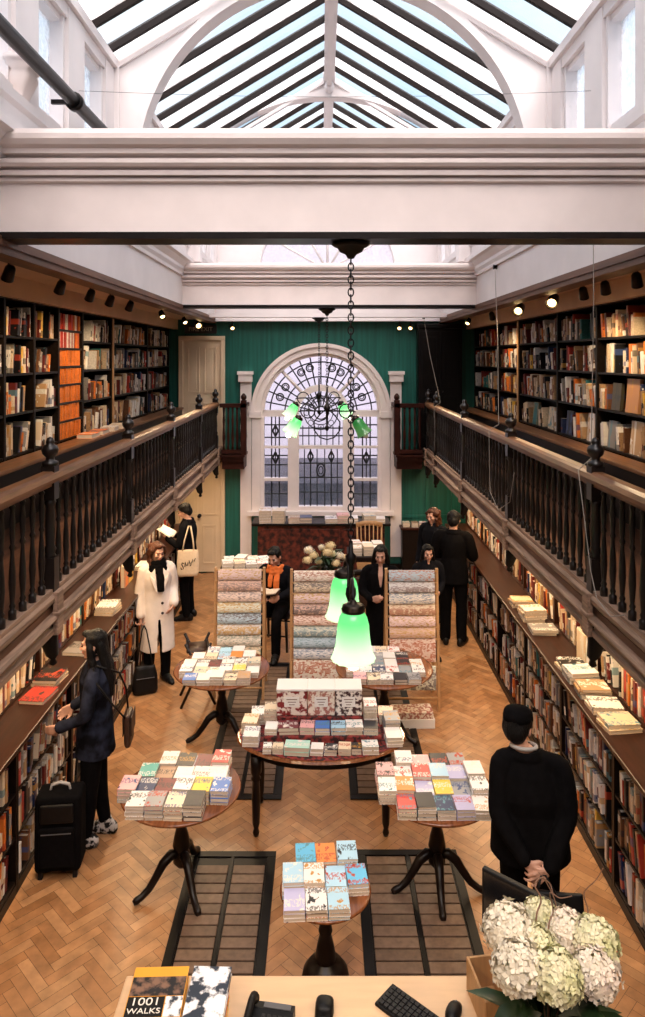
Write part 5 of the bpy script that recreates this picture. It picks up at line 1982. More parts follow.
chandelier('scrolled iron chandelier with green shades hanging before the arched window, nearer one', fx(327, 10.06), 10.06, 4.588, 3.06, ((R(176), True), (R(-6), False)), .03)
chandelier('scrolled iron chandelier with green shades close to the arched window, farther one', fx(319, 12.2), 12.25, 4.588, 3.12, ((R(186), True), (R(20), True)), .02)
mb = MB(); mb.box(WL, WR, 12.15, 12.35, 4.59, 4.66)
struct(mb.build('ceiling_beam_4', M['white']))

# track spotlights under the gallery ceilings
for s, nm, xt in ((-1, 'left', -2.16), (1, 'right', 2.36)):
    mb = MB(); mb.bbox(xt - .018, xt + .018, YF + .2, 12.9, 4.565, 4.598, .004)
    tag(mb.build('lighting_track', M['white2']), 'slim lighting track on the ceiling above the %s gallery' % nm, 'lighting track')
SPOTS = [(-1, 4.97, 0), (-1, 5.95, 0), (-1, 6.72, 0), (-1, 7.35, 0), (-1, 8.1, 0), (-1, 9.7, 1), (-1, 11.3, 1), (-1, 12.5, 2), (1, 5.4, 0), (1, 6.0, 0), (1, 6.5, 0), (1, 7.35, 2), (1, 8.6, 2), (1, 10.0, 0), (1, 11.6, 1)]
cnt = {-1: 0, 1: 0}
sbody = MB()
sbody.lathe([(r * .78, z * .78) for r, z in [(.0, -.075), (.03, -.07), (.045, -.05), (.05, 0), (.056, .07), (.056, .075), (.05, .07), (.045, .03), (0, .025)]], 0, 0, 0, 16, cap=False)
SBM = sbody.mesh('lamp_body', M['bronze'])
sl = MB(); sl.ell((0, 0, .042), (.030, .030, .016), 12, 7)
SLM = sl.mesh('bulb', M['bulb'])


def spot(s, x, y, z, target, label, power, size=70, glow=True):
    t = thing('track_spotlight', label, 'spotlight', (x, y, z), 0, 'track spotlights')
    if 'bright' in label:
        t.scale = (1.45, 1.45, 1.45); z = 4.566 - (4.566 - z) / 1.45
    d = (Vector(target) - Vector((x, y, z))).normalized()
    q = d.to_track_quat('Z', 'Y').to_euler()
    o = bpy.data.objects.new('lamp_body', SBM); COL.objects.link(o); o.parent = t; o.rotation_euler = q
    if glow:
        o = bpy.data.objects.new('bulb', SLM); COL.objects.link(o); o.parent = t; o.rotation_euler = q
    mb = MB(); mb.tube([(0, 0, 0), (0, 0, 4.566 - z)], .010, 8); mb.build('stem', M['bronze'], t)
    ql = (-d).to_track_quat('Z', 'Y').to_euler()
    light('SPOT', 'spot_light', tuple(d * .09), power, (1, .72, .42), t, rot=ql, spot_size=R(size), spot_blend=.7, shadow_soft_size=.04)


for (s, y, lit) in SPOTS:
    cnt[s] += 1
    x = -2.16 if s < 0 else 2.36
    nm = 'left' if s < 0 else 'right'
    lab = '%s spotlight on the %s ceiling track, %s from the camera end' % (['dark', 'small glowing', 'bright glowing'][lit], nm, ORD[cnt[s]])
    if lit == 2:
        tg = (s * .3, y - 3.2, 2.2)
    elif lit == 1:
        tg = (s * 1.2, y - 1.2, 2.6)
    else:
        tg = (s * 2.76, y + .6, 3.4)
    spot(s, x, y, 4.49, tg, lab, SPOT_P[lit], 75 if lit else 95)
for k, (x, lab) in enumerate(((1.60, 'glowing spotlight beside the arched window on the right, outer of two'), (1.40, 'glowing spotlight beside the arched window on the right, inner of two'), (-1.62, 'glowing spotlight to the left above the arched window'))):
    spot(1, x, 12.97, 4.46, (x * .2, 9.5, 1.5), lab, SPOT_P[2])

for s in (-1, 1):  # extra lamps out of view, added to light the counter and its flowers
    for q, y in enumerate((.6, 1.6)):
        spot(s, -2.16 if s < 0 else 2.36, y, 4.49, (.1 + .35 * s, 3.15, 1.1), 'added unseen spotlight on the %s track aimed at the sales counter, %s of two' % (SIDE[s], ['rear', 'front'][q]), 75, 50)

# strip lights fixed below the galleries
for s, nm in ((-1, 'left'), (1, 'right')):
    for k in range(7):
        y = 4.9 + k * 1.15
        x = s * (2.03 if s > 0 else 2.08)
        t = thing('strip_light', 'warm strip light under the %s gallery, %s from the camera end' % (nm, ORD[k + 1]), 'light', (x, y, 2.12), 0, 'under-gallery strip lights')
        mb = MB(); mb.bbox(-.03, .03, -.45, .45, -.03, -.001, .004); mb.build('housing', M['white2'], t)
        mb = MB(); mb.tube([(0, -.43, -.042), (0, .43, -.042)], .012, 8); mb.build('tube', M['tube'], t)
        light('AREA', 'strip_glow', (0, 0, -.06), STRIP_P, (1, .70, .40), t, shape='RECTANGLE', size=.06, size_y=.86, rot=(0, R(-18) * s, 0))

# blind cords on the right side
CORDS = [('thin cord hanging from the well edge to the right railing, by its far end', [(1.75, 12.4, 4.6), (1.80, 12.0, 3.95), (1.86, 11.3, 3.20), (1.762, 11.27, 3.14), (1.762, 11.25, 2.45)]),
         ('thin cord running down from a wall pulley to the middle of the right railing', [(2.09, 8.7, 5.0), (2.0, 8.2, 4.1), (1.87, 7.62, 3.20), (1.762, 7.6, 3.13), (1.762, 7.55, 2.5), (1.762, 7.2, 2.38), (1.762, 6.75, 2.55), (1.762, 6.6, 2.85)]),
         ('thin cord running down to the newel post nearest the camera on the right', [(2.09, 5.55, 4.95), (2.0, 5.3, 4.3), (1.88, 5.03, 3.20), (1.762, 4.95, 3.13), (1.762, 4.72, 2.5), (1.762, 4.62, 2.36), (1.762, 4.4, 2.32), (1.762, 4.2, 2.4)])]
for lab, pts in CORDS:
    P_ = []
    for i in range(len(pts) - 1):
        a, b = Vector(pts[i]), Vector(pts[i + 1])
        for k in range(4):
            P_.append(a.lerp(b, k / 4))
    P_.append(Vector(pts[-1]))
    t = thing('blind_cord', lab, 'cord', tuple(P_[0]))
    mb = MB(); mb.tube([p - P_[0] for p in P_], .0034, 6); mb.build('cord', M['cordgrey'], t)
    mb = MB(); mb.lathe([(.012, -.02), (.03, -.02), (.022, 0), (.03, .02), (.012, .02)], 0, 0, 0, 12, mtx=Matrix.Rotation(PI / 2, 3, 'Y')); mb.build('pulley', M['iron'], t)
# ================================================================ PEOPLE
def remeshed(mb, name, m, parent, voxel=.008, smooth=2, disp=0.0, dscale=6, seed=0):
    me = mb.mesh(name + '_raw', m)
    o = bpy.data.objects.new(name + '_raw', me)
    COL.objects.link(o)
    md = o.modifiers.new('r', 'REMESH'); md.mode = 'VOXEL'; md.voxel_size = voxel; md.adaptivity = 0
    if smooth:
        sm = o.modifiers.new('s', 'SMOOTH'); sm.iterations = smooth; sm.factor = .5
    bpy.context.view_layer.update()
    ev = o.evaluated_get(bpy.context.evaluated_depsgraph_get())
    me2 = bpy.data.meshes.new_from_object(ev)
    bpy.data.objects.remove(o)
    me2.name = name
    me2.materials.clear(); me2.materials.append(m)
    if disp:
        off = Vector((seed * 3.1, seed * 1.7, seed))
        nrm = [v.normal.copy() for v in me2.vertices]
        for v, vn in zip(me2.vertices, nrm):
            n = noise.noise(Vector((v.co.x * dscale, v.co.y * dscale, v.co.z * dscale * .55)) + off)
            v.co += vn * n * disp
    me2.polygons.foreach_set('use_smooth', [True] * len(me2.polygons))
    me2.update()
    o2 = bpy.data.objects.new(name, me2)
    COL.objects.link(o2)
    o2.parent = parent
    return o2


def limb(mb, pts, rs, seg=12):
    """tapered, rounded limb through the joints"""
    P_, Q = [], []
    pts = [Vector(p) for p in pts]
    for i in range(len(pts) - 1):
        for k in range(5):
            u = k / 5
            P_.append(pts[i].lerp(pts[i + 1], u)); Q.append(rs[i] + (rs[i + 1] - rs[i]) * u)
    P_.append(pts[-1]); Q.append(rs[-1])
    for _ in range(2):   # soften the bends
        P2 = list(P_)
        for i in range(1, len(P_) - 1):
            P2[i] = P_[i] * .6 + (P_[i - 1] + P_[i + 1]) * .2
        P_ = P2
    mb.tube(P_, Q, seg)
    mb.ell(P_[0], (rs[0],) * 3, 12, 8)
    mb.ell(P_[-1], (rs[-1],) * 3, 12, 8)


def hand(mb, wrist, d, pn, side, curl=.5, k=1.0):
    """palm and five fingers; d = pointing direction, pn = palm normal, side = +1 when the thumb is towards d x pn"""
    w0 = Vector(wrist); d = Vector(d).normalized(); pn = Vector(pn)
    pn = (pn - d * pn.dot(d)).normalized()
    lat = d.cross(pn) * side
    for i in range(4):
        b = w0 + d * .012 * k + lat * (1.5 - i) * .011 * k
        kn = w0 + d * (.086 - abs(i - 1.2) * .004) * k + lat * (1.5 - i) * .0205 * k
        mb.tube([b, kn], [.0135 * k, .0115 * k], 8); mb.ell(kn, (.0115 * k,) * 3, 8, 6); mb.ell(b, (.0135 * k,) * 3, 8, 6)
        L_ = (.072, .082, .076, .058)[i] * k
        p = kn; dd = d.copy(); r = .0095 * k
        for j, fr in enumerate((.45, .31, .24)):
            a = curl * (.7, .9, .6)[j] * (1 + .08 * i)
            dd = (dd * math.cos(a) + pn * math.sin(a)).normalized()
            q = p + dd * L_ * fr
            mb.tube([p, q], [r, r * .88], 8); mb.ell(q, (r * .88,) * 3, 8, 6)
            p = q; r *= .9
            # recompute bend plane
            pn2 = (pn - dd * pn.dot(dd))
            pn = pn if pn2.length < .2 else pn2.normalized()
        pn = Vector(pn)
    pn = (Vector(pn) - d * Vector(pn).dot(d))
    pn = pn.normalized() if pn.length > .05 else lat.cross(d)
    b = w0 + d * .028 * k + lat * .020 * k
    q = b + (lat * .7 + d * .6 + pn * .25).normalized() * .042 * k
    e = q + (lat * .15 + d * .85 + pn * (.3 + .4 * curl)).normalized() * .032 * k
    f = e + (d * .8 + pn * (.3 + .5 * curl) - lat * .1).normalized() * .024 * k
    mb.tube([b, q, e, f], [.015 * k, .0125 * k, .0105 * k, .008 * k], 8)
    for c, r in ((b, .015), (q, .0125), (f, .008)):
        mb.ell(c, (r * k,) * 3, 8, 6)


def head_shells(mb, HM):
    def E(c, r):
        m3 = HM.to_3x3()
        mb.ell(HM @ Vector(c), r, 18, 12, mtx=m3)

    def T(a, b, r0, r1):
        mb.tube([HM @ Vector(a), HM @ Vector(b)], [r0, r1], 10)
    E((0, .014, .03), (.074, .092, .084))
    E((0, -.02, -.025), (.060, .068, .080))
    E((0, -.012, -.06), (.054, .062, .050))
    E((0, -.064, -.094), (.022, .022, .020))
    T((0, -.084, .018), (0, -.108, -.026), .008, .013)
    E((0, -.104, -.03), (.014, .012, .010))
    T((-.042, -.076, .026), (.042, -.076, .026), .012, .012)
    for s in (-1, 1):
        E((s * .036, -.062, -.018), (.026, .024, .024))
        E((s * .076, .012, -.006), (.010, .022, .034))
        E((s * .013, -.103, -.031), (.009, .010, .008))
    T((-.020, -.084, -.052), (.020, -.084, -.052), .006, .006)
    T((-.018, -.083, -.064), (.018, -.083, -.064), .0075, .0075)


def sheet(mb, rings, seg=48, th=.024, mi=0):
    """open-fronted garment wall: rings (cx, cy, z, rx, ry, gap in degrees at the front)"""
    b = len(mb.v)
    n = len(rings)
    for layer in (0, 1):
        for (cx, cy, z, rx, ry, gap) in rings:
            for k in range(seg + 1):
                a = R(-90 + gap) + (2 * PI - 2 * R(gap)) * k / seg
                mb.v.append((cx + (rx - th * layer) * math.cos(a), cy + (ry - th * layer) * math.sin(a), z))
    S_ = seg + 1

    def I(l, i, k):
        return b + l * n * S_ + i * S_ + k
    fs = []
    for i in range(n - 1):
        for k in range(seg):
            fs.append((I(0, i, k), I(0, i, k + 1), I(0, i + 1, k + 1), I(0, i + 1, k)))
            fs.append((I(1, i, k), I(1, i + 1, k), I(1, i + 1, k + 1), I(1, i, k + 1)))
        for k in (0, seg):
            fs.append((I(0, i, k), I(0, i + 1, k), I(1, i + 1, k), I(1, i, k)))
    for i in (0, n - 1):
        for k in range(seg):
            fs.append((I(0, i, k), I(1, i, k), I(1, i, k + 1), I(0, i, k + 1)))
    for f in fs:
        mb.f.append(f); mb.mi.append(mi); mb.c.append((1, 1, 1)); mb.sm.append(True)


TORSO = [(-.14, .09, .085), (0, .165, .118), (.2, .155, .108), (.38, .138, .098), (.6, .155, .112), (.8, .160, .108), (.93, .120, .085), (1.0, .075, .066), (1.08, .054, .056)]


def build_person(label, loc, rz, H, J, head_yaw=0, head_pitch=0, hair='short', hairm='hairblack', top='jacket', topm='blackcloth', hem=.80, legm='blackcloth', shoem='leather',
                 curl=(.5, .5), hand_dirs=None, palm=None, collar=True, gaps=None, seed=0, voxel=.007, hat=False, seated=False, group=None, flare=0.0, sleeve=.0, bulk=(0, 0)):
    t = thing('person', label, 'person', loc, rz, group)
    k = H / 1.72
    t.scale = (k, k, k)
    pel, chest = Vector(J['pelvis']), Vector(J['neck'])
    ax = chest - pel
    mb = MB()
    mb.loft([(pel.x + ax.x * u, pel.y + ax.y * u, pel.z + ax.z * u, rx, ry) for u, rx, ry in TORSO], 24)
    hc = Vector(J['head'])
    HM = Matrix.Translation(hc) @ Matrix.Rotation(R(head_yaw), 4, 'Z') @ Matrix.Rotation(R(head_pitch), 4, 'X')
    mb.tube([chest + Vector((0, .005, -.02)), HM @ Vector((0, .02, -.05))], [.056, .050], 12)
    head_shells(mb, HM)
    for q, sd in enumerate(('L', 'R')):
        sg = 1 if sd == 'L' else -1
        limb(mb, [J['sh' + sd], J['el' + sd], J['wr' + sd]], [.036, .035, .027])
        hd = (hand_dirs or {}).get(sd) or (Vector(J['wr' + sd]) - Vector(J['el' + sd]))
        pn = (palm or {}).get(sd) or (-sg, 0.05, 0.0)
        hand(mb, J['wr' + sd], hd, pn, 1 if sd == 'L' else -1, curl[q])
        limb(mb, [J['hip' + sd], J['kn' + sd], J['an' + sd]], [.085, .056, .038])
        an = Vector(J['an' + sd])
        td = Vector(J.get('toe' + sd, (0, -1, 0))).normalized()
        mb.tube([an + Vector((0, 0, -.03)) - td * .04, an + Vector((0, 0, -.048)) + td * .06, an + Vector((0, 0, -.062)) + td * .13], [.030, .028, .018], 10)
    remeshed(mb, 'body', M['skin'], t, voxel, 2)
    # eyes and lips
    for s in (-1, 1):
        mb = MB(); mb.ell(HM @ Vector((s * .031, -.083, .004)), (.0125, .010, .007), 10, 7, mtx=HM.to_3x3()); mb.build('eye', M['eye'], t)
        mb = MB(); mb.tube([HM @ Vector((s * .016, -.0915, .026)), HM @ Vector((s * .034, -.090, .031)), HM @ Vector((s * .050, -.080, .025))], [.003, .004, .002], 6); mb.build('eyebrow', M[hairm], t)
    mb = MB(); mb.tube([HM @ Vector((-.021, -.0885, -.056)), HM @ Vector((0, -.0935, -.055)), HM @ Vector((.021, -.0885, -.056))], [.003, .0075, .003], 8); mb.build('lips', M['lip'], t)
    # trousers and shoes
    mb = MB()
    if not seated:
        mb.loft([(pel.x, pel.y, pel.z - .12, .13, .10), (pel.x, pel.y, pel.z - .04, .175, .128), (pel.x, pel.y, pel.z + .10, .166, .122), (pel.x + ax.x * .3, pel.y + ax.y * .3, pel.z + .16, .15, .112)], 24)
    else:
        mb.loft([(pel.x, pel.y, pel.z - .10, .15, .12), (pel.x, pel.y, pel.z - .02, .18, .14), (pel.x, pel.y, pel.z + .14, .16, .12)], 24)
    for sd in 'LR':
        an = Vector(J['an' + sd])
        limb(mb, [J['hip' + sd], J['kn' + sd], an + Vector((0, 0, .0))], [.100, .073, .060 + flare])
    remeshed(mb, 'trousers', M[legm], t, .011, 2, .008, 9, seed)
    for sd in 'LR':
        an = Vector(J['an' + sd])
        td = Vector(J.get('toe' + sd, (0, -1, 0))).normalized()
        g = an.z - .085
        mb = MB()
        c = an.copy()
        for u, r, hh in ((-.065, .040, .055), (-.03, .047, .070), (.0, .049, .070), (.03, .050, .064), (.06, .051, .056), (.09, .051, .048), (.14, .045, .038), (.175, .032, .026)):
            p = c + td * u
            mb.ell((p.x, p.y, g + hh * .75), (r, r, hh), 12, 8)
        mb.tube([an + Vector((0, 0, -.05)), an + Vector((0, 0, .045))], [.050, .050], 12)
        remeshed(mb, 'shoe', M[shoem], t, .009, 2)
    # top garment
    mb = MB()
    g0, g1 = gaps or (2, 2)
    rings = []
    zs0 = hem
    top_z = chest.z - .0
    for i in range(15):
        z = zs0 + (top_z - .005 - zs0) * i / 14
        u = (z - pel.z) / ax.z
        if u < 0:
            fr = min(1, -u * ax.z / .55)
            rx, ry = .182 + .035 * fr, .142 + .045 * fr
            c = pel
            gp = g0 * min(1, fr * 1.4)
        else:
            rx = ry = 0
            for (ua, xa, ya), (ub, xb, yb) in zip(TORSO, TORSO[1:]):
                if ua <= u <= ub:
                    f = (u - ua) / (ub - ua); rx = xa + (xb - xa) * f + .018; ry = ya + (yb - ya) * f + .024
            c = pel + ax * u
            gp = 0.3 if u < .45 else g1 * (u - .45) / .55
        bf = min(1, max(0, (.86 - u) / .3))
        rx += bulk[0] * bf; ry += bulk[1] * bf
        rings.append((c.x, c.y, z, rx, ry, max(gp, .3)))
    sheet(mb, rings)
    for sd in 'LR':
        sg = 1 if sd == 'L' else -1
        sh, el, wr = Vector(J['sh' + sd]), Vector(J['el' + sd]), Vector(J['wr' + sd])
        wv = el.lerp(wr, .94)
        limb(mb, [Vector((chest.x + sg * .06, chest.y, chest.z - .02)), sh, el, wv], [.046, .063 + sleeve, .055 + sleeve, .043 + sleeve], 16)
    if collar:
        cb_ = Vector((chest.x, chest.y, chest.z - .01))
        sheet(mb, [(cb_.x, cb_.y + .004, cb_.z - .02, .098, .090, max(g1, 14)), (cb_.x, cb_.y + .006, cb_.z + .03, .078, .076, max(g1, 16)), (cb_.x, cb_.y + .006, cb_.z + .06, .084, .082, max(g1, 18)), (cb_.x, cb_.y + .008, cb_.z + .01, .106, .10, max(g1, 20))], 28, .016)
    remeshed(mb, {'coat': 'coat', 'jacket': 'jacket'}[top], M[topm], t, .0095, 3, .014, 7, seed)
    # hair
    if hair != 'none':
        mb = MB()
        rr_ = random.Random(seed)

        def HE(c, r):
            mb.ell(HM @ Vector(c), r, 14, 9, mtx=HM.to_3x3())
        HE((0, .026, .042), (.083, .094, .084))
        HE((0, .062, -.01), (.074, .058, .080))
        for s in (-1, 1):
            HE((s * .066, .01, .05), (.024, .06, .045))
        HE((0, -.045, .094), (.052, .042, .024))
        if hair == 'short':
            for s in (-1, 1):
                HE((s * .068, .03, .01), (.018, .045, .05))
        if hair == 'curly':
            for i in range(46):
                a = rr_.uniform(-.35, PI + .35)
                zz = rr_.uniform(-.15, .06)
                rr2 = .095 if zz > -.05 else .088
                HE((rr2 * math.cos(a), .02 + rr2 * math.sin(a) * .95, zz), (.026, .026, .03))
            for s in (-1, 1):
                for q in range(5):
                    HE((s * .088, -.02 + rr_.uniform(-.02, .03), .04 - q * .042), (.026, .028, .03))
        if hair == 'long':
            mb.tube([HM @ Vector((0, .06, .02)), HM @ Vector((0, .085, -.12)), HM @ Vector((0, .11, -.26)), HM @ Vector((0, .115, -.42))], [.085, .092, .095, .05], 14, sy=.55)
            for s in (-1, 1):
                mb.tube([HM @ Vector((s * .055, -.02, .075)), HM @ Vector((s * .082, -.012, -.0)), HM @ Vector((s * .088, .005, -.12)), HM @ Vector((s * .085, .02, -.26)), HM @ Vector((s * .07, .04, -.36))], [.022, .028, .036, .036, .018], 10)
        remeshed(mb, 'hair', M[hairm], t, .010, 1, .008, 22, seed)
    if hat:
        mb = MB()

        def HE(c, r):
            mb.ell(HM @ Vector(c), r, 20, 12, mtx=HM.to_3x3())
        HE((0, .014, .062), (.094, .112, .066))
        HE((0, .010, .085), (.090, .106, .050))
        HE((0, -.075, .045), (.066, .068, .014))
        remeshed(mb, 'cap', M['blackcloth'], t, .008, 2, .005, 12, seed)
    return t, HM


def stand(**kw):
    J = dict(pelvis=(0, 0, .94), neck=(0, .01, 1.455), head=(0, -.015, 1.605),
             shL=(.185, .01, 1.405), shR=(-.185, .01, 1.405), elL=(.235, .03, 1.12), elR=(-.235, .03, 1.12), wrL=(.24, -.05, .88), wrR=(-.24, -.05, .88),
             hipL=(.09, 0, .90), hipR=(-.09, 0, .90), knL=(.10, -.015, .49), knR=(-.10, -.015, .49), anL=(.105, .02, .088), anR=(-.105, .02, .088), toeL=(.25, -1, 0), toeR=(-.25, -1, 0))
    J.update(kw)
    return J


# man from behind with hands clasped behind his back
tP4, _ = build_person('person from behind in black jacket and black cap, hands clasped behind the back', (1.29, 4.46, 0), PI - .12, 1.72,
             stand(shL=(.175, .01, 1.405), shR=(-.175, .01, 1.405), elL=(.215, .10, 1.13), elR=(-.215, .10, 1.13), wrL=(.065, .25, .945), wrR=(-.06, .26, .915), head=(.065, -.07, 1.575), neck=(.03, -.02, 1.44)),
             head_yaw=-22, head_pitch=16, hair='short', hairm='hairblack', top='jacket', hem=.83, bulk=(.052, .03), hand_dirs={'L': (-.75, .12, -.62), 'R': (.80, .14, -.55)}, palm={'L': (.1, -1, .1), 'R': (.1, -1, .1)}, curl=(.45, .65), seed=1, voxel=.0055, hat=True, sleeve=.006, flare=.02)
mb = MB()
mb.tube([(.036 + .076 * math.cos(2 * PI * k / 20), -.022 + .076 * math.sin(2 * PI * k / 20), 1.486 + .016 * math.sin(2 * PI * k / 20)) for k in range(20)], .012, 8, closed=True)
mb.build('shirt_collar', M['greycloth'], tP4)
# woman in a long pale coat
tP1, _ = build_person('person with auburn curls in long off-white coat and dark scarf, holding a black bag', (-1.985, 8.67, 0), R(24), 1.68,
                      stand(shL=(.165, .01, 1.405), shR=(-.165, .01, 1.405), elL=(.215, .05, 1.14), wrL=(.18, -.12, .98), elR=(-.215, .02, 1.12), wrR=(-.215, -.07, .86), toeL=(.3, -1, 0)),
                      head_yaw=14, head_pitch=12, hair='curly', hairm='hairred', top='coat', topm='coat', hem=.42, gaps=(7, 26), seed=2, curl=(.4, 1.1), sleeve=.008, hand_dirs={'L': (-.5, -.5, -.6), 'R': (0, -.05, -1)})
mb = MB()
for i in range(3):
    z = 1.40 + i * .045
    P_ = [((.098 - .010 * i) * math.cos(2 * PI * k / 20), -.012 + (.094 - .01 * i) * math.sin(2 * PI * k / 20), z + .012 * math.sin(3 * k + i)) for k in range(20)]
    mb.tube(P_, .030, 8, closed=True)
mb.tube([(.02, -.10, 1.42), (.015, -.155, 1.30), (.01, -.165, 1.16)], [.045, .05, .045], 10, sy=.5)
remeshed(mb, 'scarf', M['blackcloth'], tP1, .009, 1, .006, 14)
for z in (1.02, .90):
    mb = MB(); mb.lathe([(.017, 0), (.017, .006), (0, .008)], .03, -.168 if z > .95 else -.172, z, 12, mtx=Matrix.Rotation(PI / 2, 3, 'X')); mb.build('button', M['eye'], tP1)
for s, x0 in ((-1, -.05), (1, .05)):   # notched lapels
    mb = MB()
    P_ = [(x0 * 1.0, -.125, 1.43), (x0 * 2.3, -.135, 1.36), (x0 * 1.9, -.155, 1.33), (x0 * 2.1, -.158, 1.31), (x0 * .5, -.17, 1.12), (x0 * .9, -.155, 1.3)]
    mb.face(P_); mb.face([(a, b + .012, c) for a, b, c in P_])
    for i in range(6):
        a, b = P_[i], P_[(i + 1) % 6]
        mb.face([a, b, (b[0], b[1] + .012, b[2]), (a[0], a[1] + .012, a[2])])
    mb.build('lapel', M['coat'], tP1)
# woman facing the left shelves in a dark denim jacket
tP3, _ = build_person('person in profile with long black hair, dark denim jacket and patterned sneakers, facing the shelves', (-1.83, 5.82, 0), R(-84), 1.70,
                      stand(elL=(.25, -.02, 1.13), elR=(-.25, -.02, 1.13), wrL=(.20, -.24, 1.04), wrR=(-.20, -.22, 1.02), knL=(.09, -.03, .49), anL=(.085, -.06, .088), knR=(-.09, .0, .49), anR=(-.10, .06, .088), toeL=(.1, -1, 0), toeR=(-.15, -1, 0)),
                      head_yaw=-4, head_pitch=4, hair='long', top='jacket', topm='denim', hem=.74, shoem='sneaker', seed=3, flare=-.012)
# man reading at the far left
tP2, _ = build_person('person with short black hair in dark jacket reading an open book by the cream door', (-2.02, 10.8, 0), R(-98), 1.72,
                      stand(elL=(.25, -.05, 1.13), elR=(-.25, -.05, 1.13), wrL=(.11, -.27, 1.22), wrR=(-.11, -.27, 1.22), head=(0, -.045, 1.60)),
                      head_pitch=22, hair='short', top='jacket', topm='navy', hem=.84, seed=4, hand_dirs={'L': (-.3, -.8, .3), 'R': (.3, -.8, .3)}, palm={'L': (-.3, 0, 1), 'R': (.3, 0, 1)})
# man from behind at the far right
build_person('person from behind in black jacket and trousers at the far right counter', (1.80, 9.85, 0), R(163), 1.80,
             stand(elL=(.26, -.04, 1.13), elR=(-.26, -.02, 1.13), wrL=(.17, -.20, 1.12), wrR=(-.17, -.20, 1.13)), head_pitch=14, hair='short', top='jacket', hem=.80, seed=5, sleeve=.012, flare=.012)
# dark-haired woman in black coat between the racks
build_person('person with long dark hair in black coat standing between the middle and third wrap racks', (.71, 8.72, 0), R(-4), 1.63,
             stand(elL=(.24, .02, 1.13), elR=(-.24, 0, 1.13), wrR=(-.12, -.21, 1.10), wrL=(.20, -.08, .90)), head_yaw=-6, head_pitch=14, hair='long', top='coat', hem=.45, seed=6, gaps=(2, 14), hand_dirs={'R': (.9, -.3, .2)}, palm={'R': (0, 1, 0)})
# two more beyond the third rack
build_person('shorter dark-haired person in dark top just past the third wrap rack, facing the camera', (1.37, 9.35, 0), R(8), 1.47,
             stand(elL=(.24, .0, 1.13), wrL=(.12, -.2, 1.06), elR=(-.24, .0, 1.13), wrR=(-.12, -.2, 1.06)), head_pitch=10, hair='long', top='jacket', topm='navy', hem=.80, seed=7)
build_person('person with brown hair, mostly hidden behind the man in black at the far right', (1.66, 10.75, 0), R(-35), 1.66,
             stand(), head_yaw=-12, head_pitch=14, hair='curly', hairm='hairred', top='coat', topm='navy', hem=.5, seed=8)
# seated reader with an orange scarf
seat = dict(pelvis=(0, .02, .56), neck=(0, -.05, 1.07), head=(0, -.11, 1.215), shL=(.185, -.03, 1.02), shR=(-.185, -.03, 1.02), elL=(.25, -.10, .78), elR=(-.25, -.10, .78), wrL=(.13, -.31, .76), wrR=(-.11, -.32, .76),
            hipL=(.09, 0, .55), hipR=(-.09, 0, .55), knL=(.12, -.42, .53), knR=(-.12, -.42, .53), anL=(.12, -.42, .088), anR=(-.12, -.40, .088), toeL=(.1, -1, 0), toeR=(-.1, -1, 0))
PXS, PYS = fx(277, 9.75), 9.75
tP7, _ = build_person('person with short black hair and orange scarf sitting reading behind the wrap racks', (PXS, PYS, 0), R(-14), 1.76, seat, head_yaw=-10, head_pitch=26, hair='short', top='jacket', topm='navy', hem=.50, seed=9, seated=True)
mb = MB()
for i in range(2):
    P_ = [((.10 - .012 * i) * math.cos(2 * PI * k / 20), -.055 + (.10 - .012 * i) * math.sin(2 * PI * k / 20), 1.02 + i * .045 + .012 * math.sin(2 * k + i)) for k in range(20)]
    mb.tube(P_, .032, 8, closed=True)
mb.tube([(.05, -.14, 1.03), (.055, -.20, .92), (.05, -.215, .74)], [.036, .044, .036], 10, sy=.45)
mb.tube([(-.03, -.14, 1.03), (-.03, -.20, .94), (-.035, -.21, .84)], [.030, .034, .028], 10, sy=.45)
remeshed(mb, 'scarf', M['scarf'], tP7, .009, 1, .006, 14)
chair('dark chair on which the person with the orange scarf is sitting', PXS, PYS + .03, R(-14), M['mahog'], 'spindle', .92, 'mahog')
mb = MB()
t = thing('open_book', 'open book in the lap of the seated person with the orange scarf', 'book', (PXS - .10, PYS - .36, .84), R(-14))
mb.bbox(-.14, -.002, -.10, .10, 0, .018, .004, mtx=Matrix.Rotation(R(-8), 4, 'Y').inverted()); mb.bbox(.002, .14, -.10, .10, 0, .018, .004, mtx=Matrix.Rotation(R(8), 4, 'Y').inverted())
mb.build('pages', M['page'], t)
mb = MB(); mb.bbox(-.145, .145, -.105, .105, -.006, -.001, .001); mb.build('cover', M['brownleather'], t)

# ---------------------------------------------------------------- things people hold or brought
t = thing('open_book', 'white open book held by the person reading near the cream door', 'book', (-2.335, 10.81, 1.27), R(-98))
for s in (-1, 1):
    mb = MB(); mb.bbox(0 if s > 0 else -.15, .15 if s > 0 else 0, -.115, .115, 0, .014, .003, mtx=Matrix.Rotation(R(-14 * s), 4, 'Y') @ Matrix.Rotation(R(-28), 4, 'X')); mb.build('page_block', M['paper'], t)
mb = MB()
for s in (-1, 1):
    mb.bbox(0 if s > 0 else -.155, .155 if s > 0 else 0, -.12, .12, -.006, -.001, .001, mtx=Matrix.Rotation(R(-14 * s), 4, 'Y') @ Matrix.Rotation(R(-28), 4, 'X'))
mb.build('cover', M['boxwhite'], t)

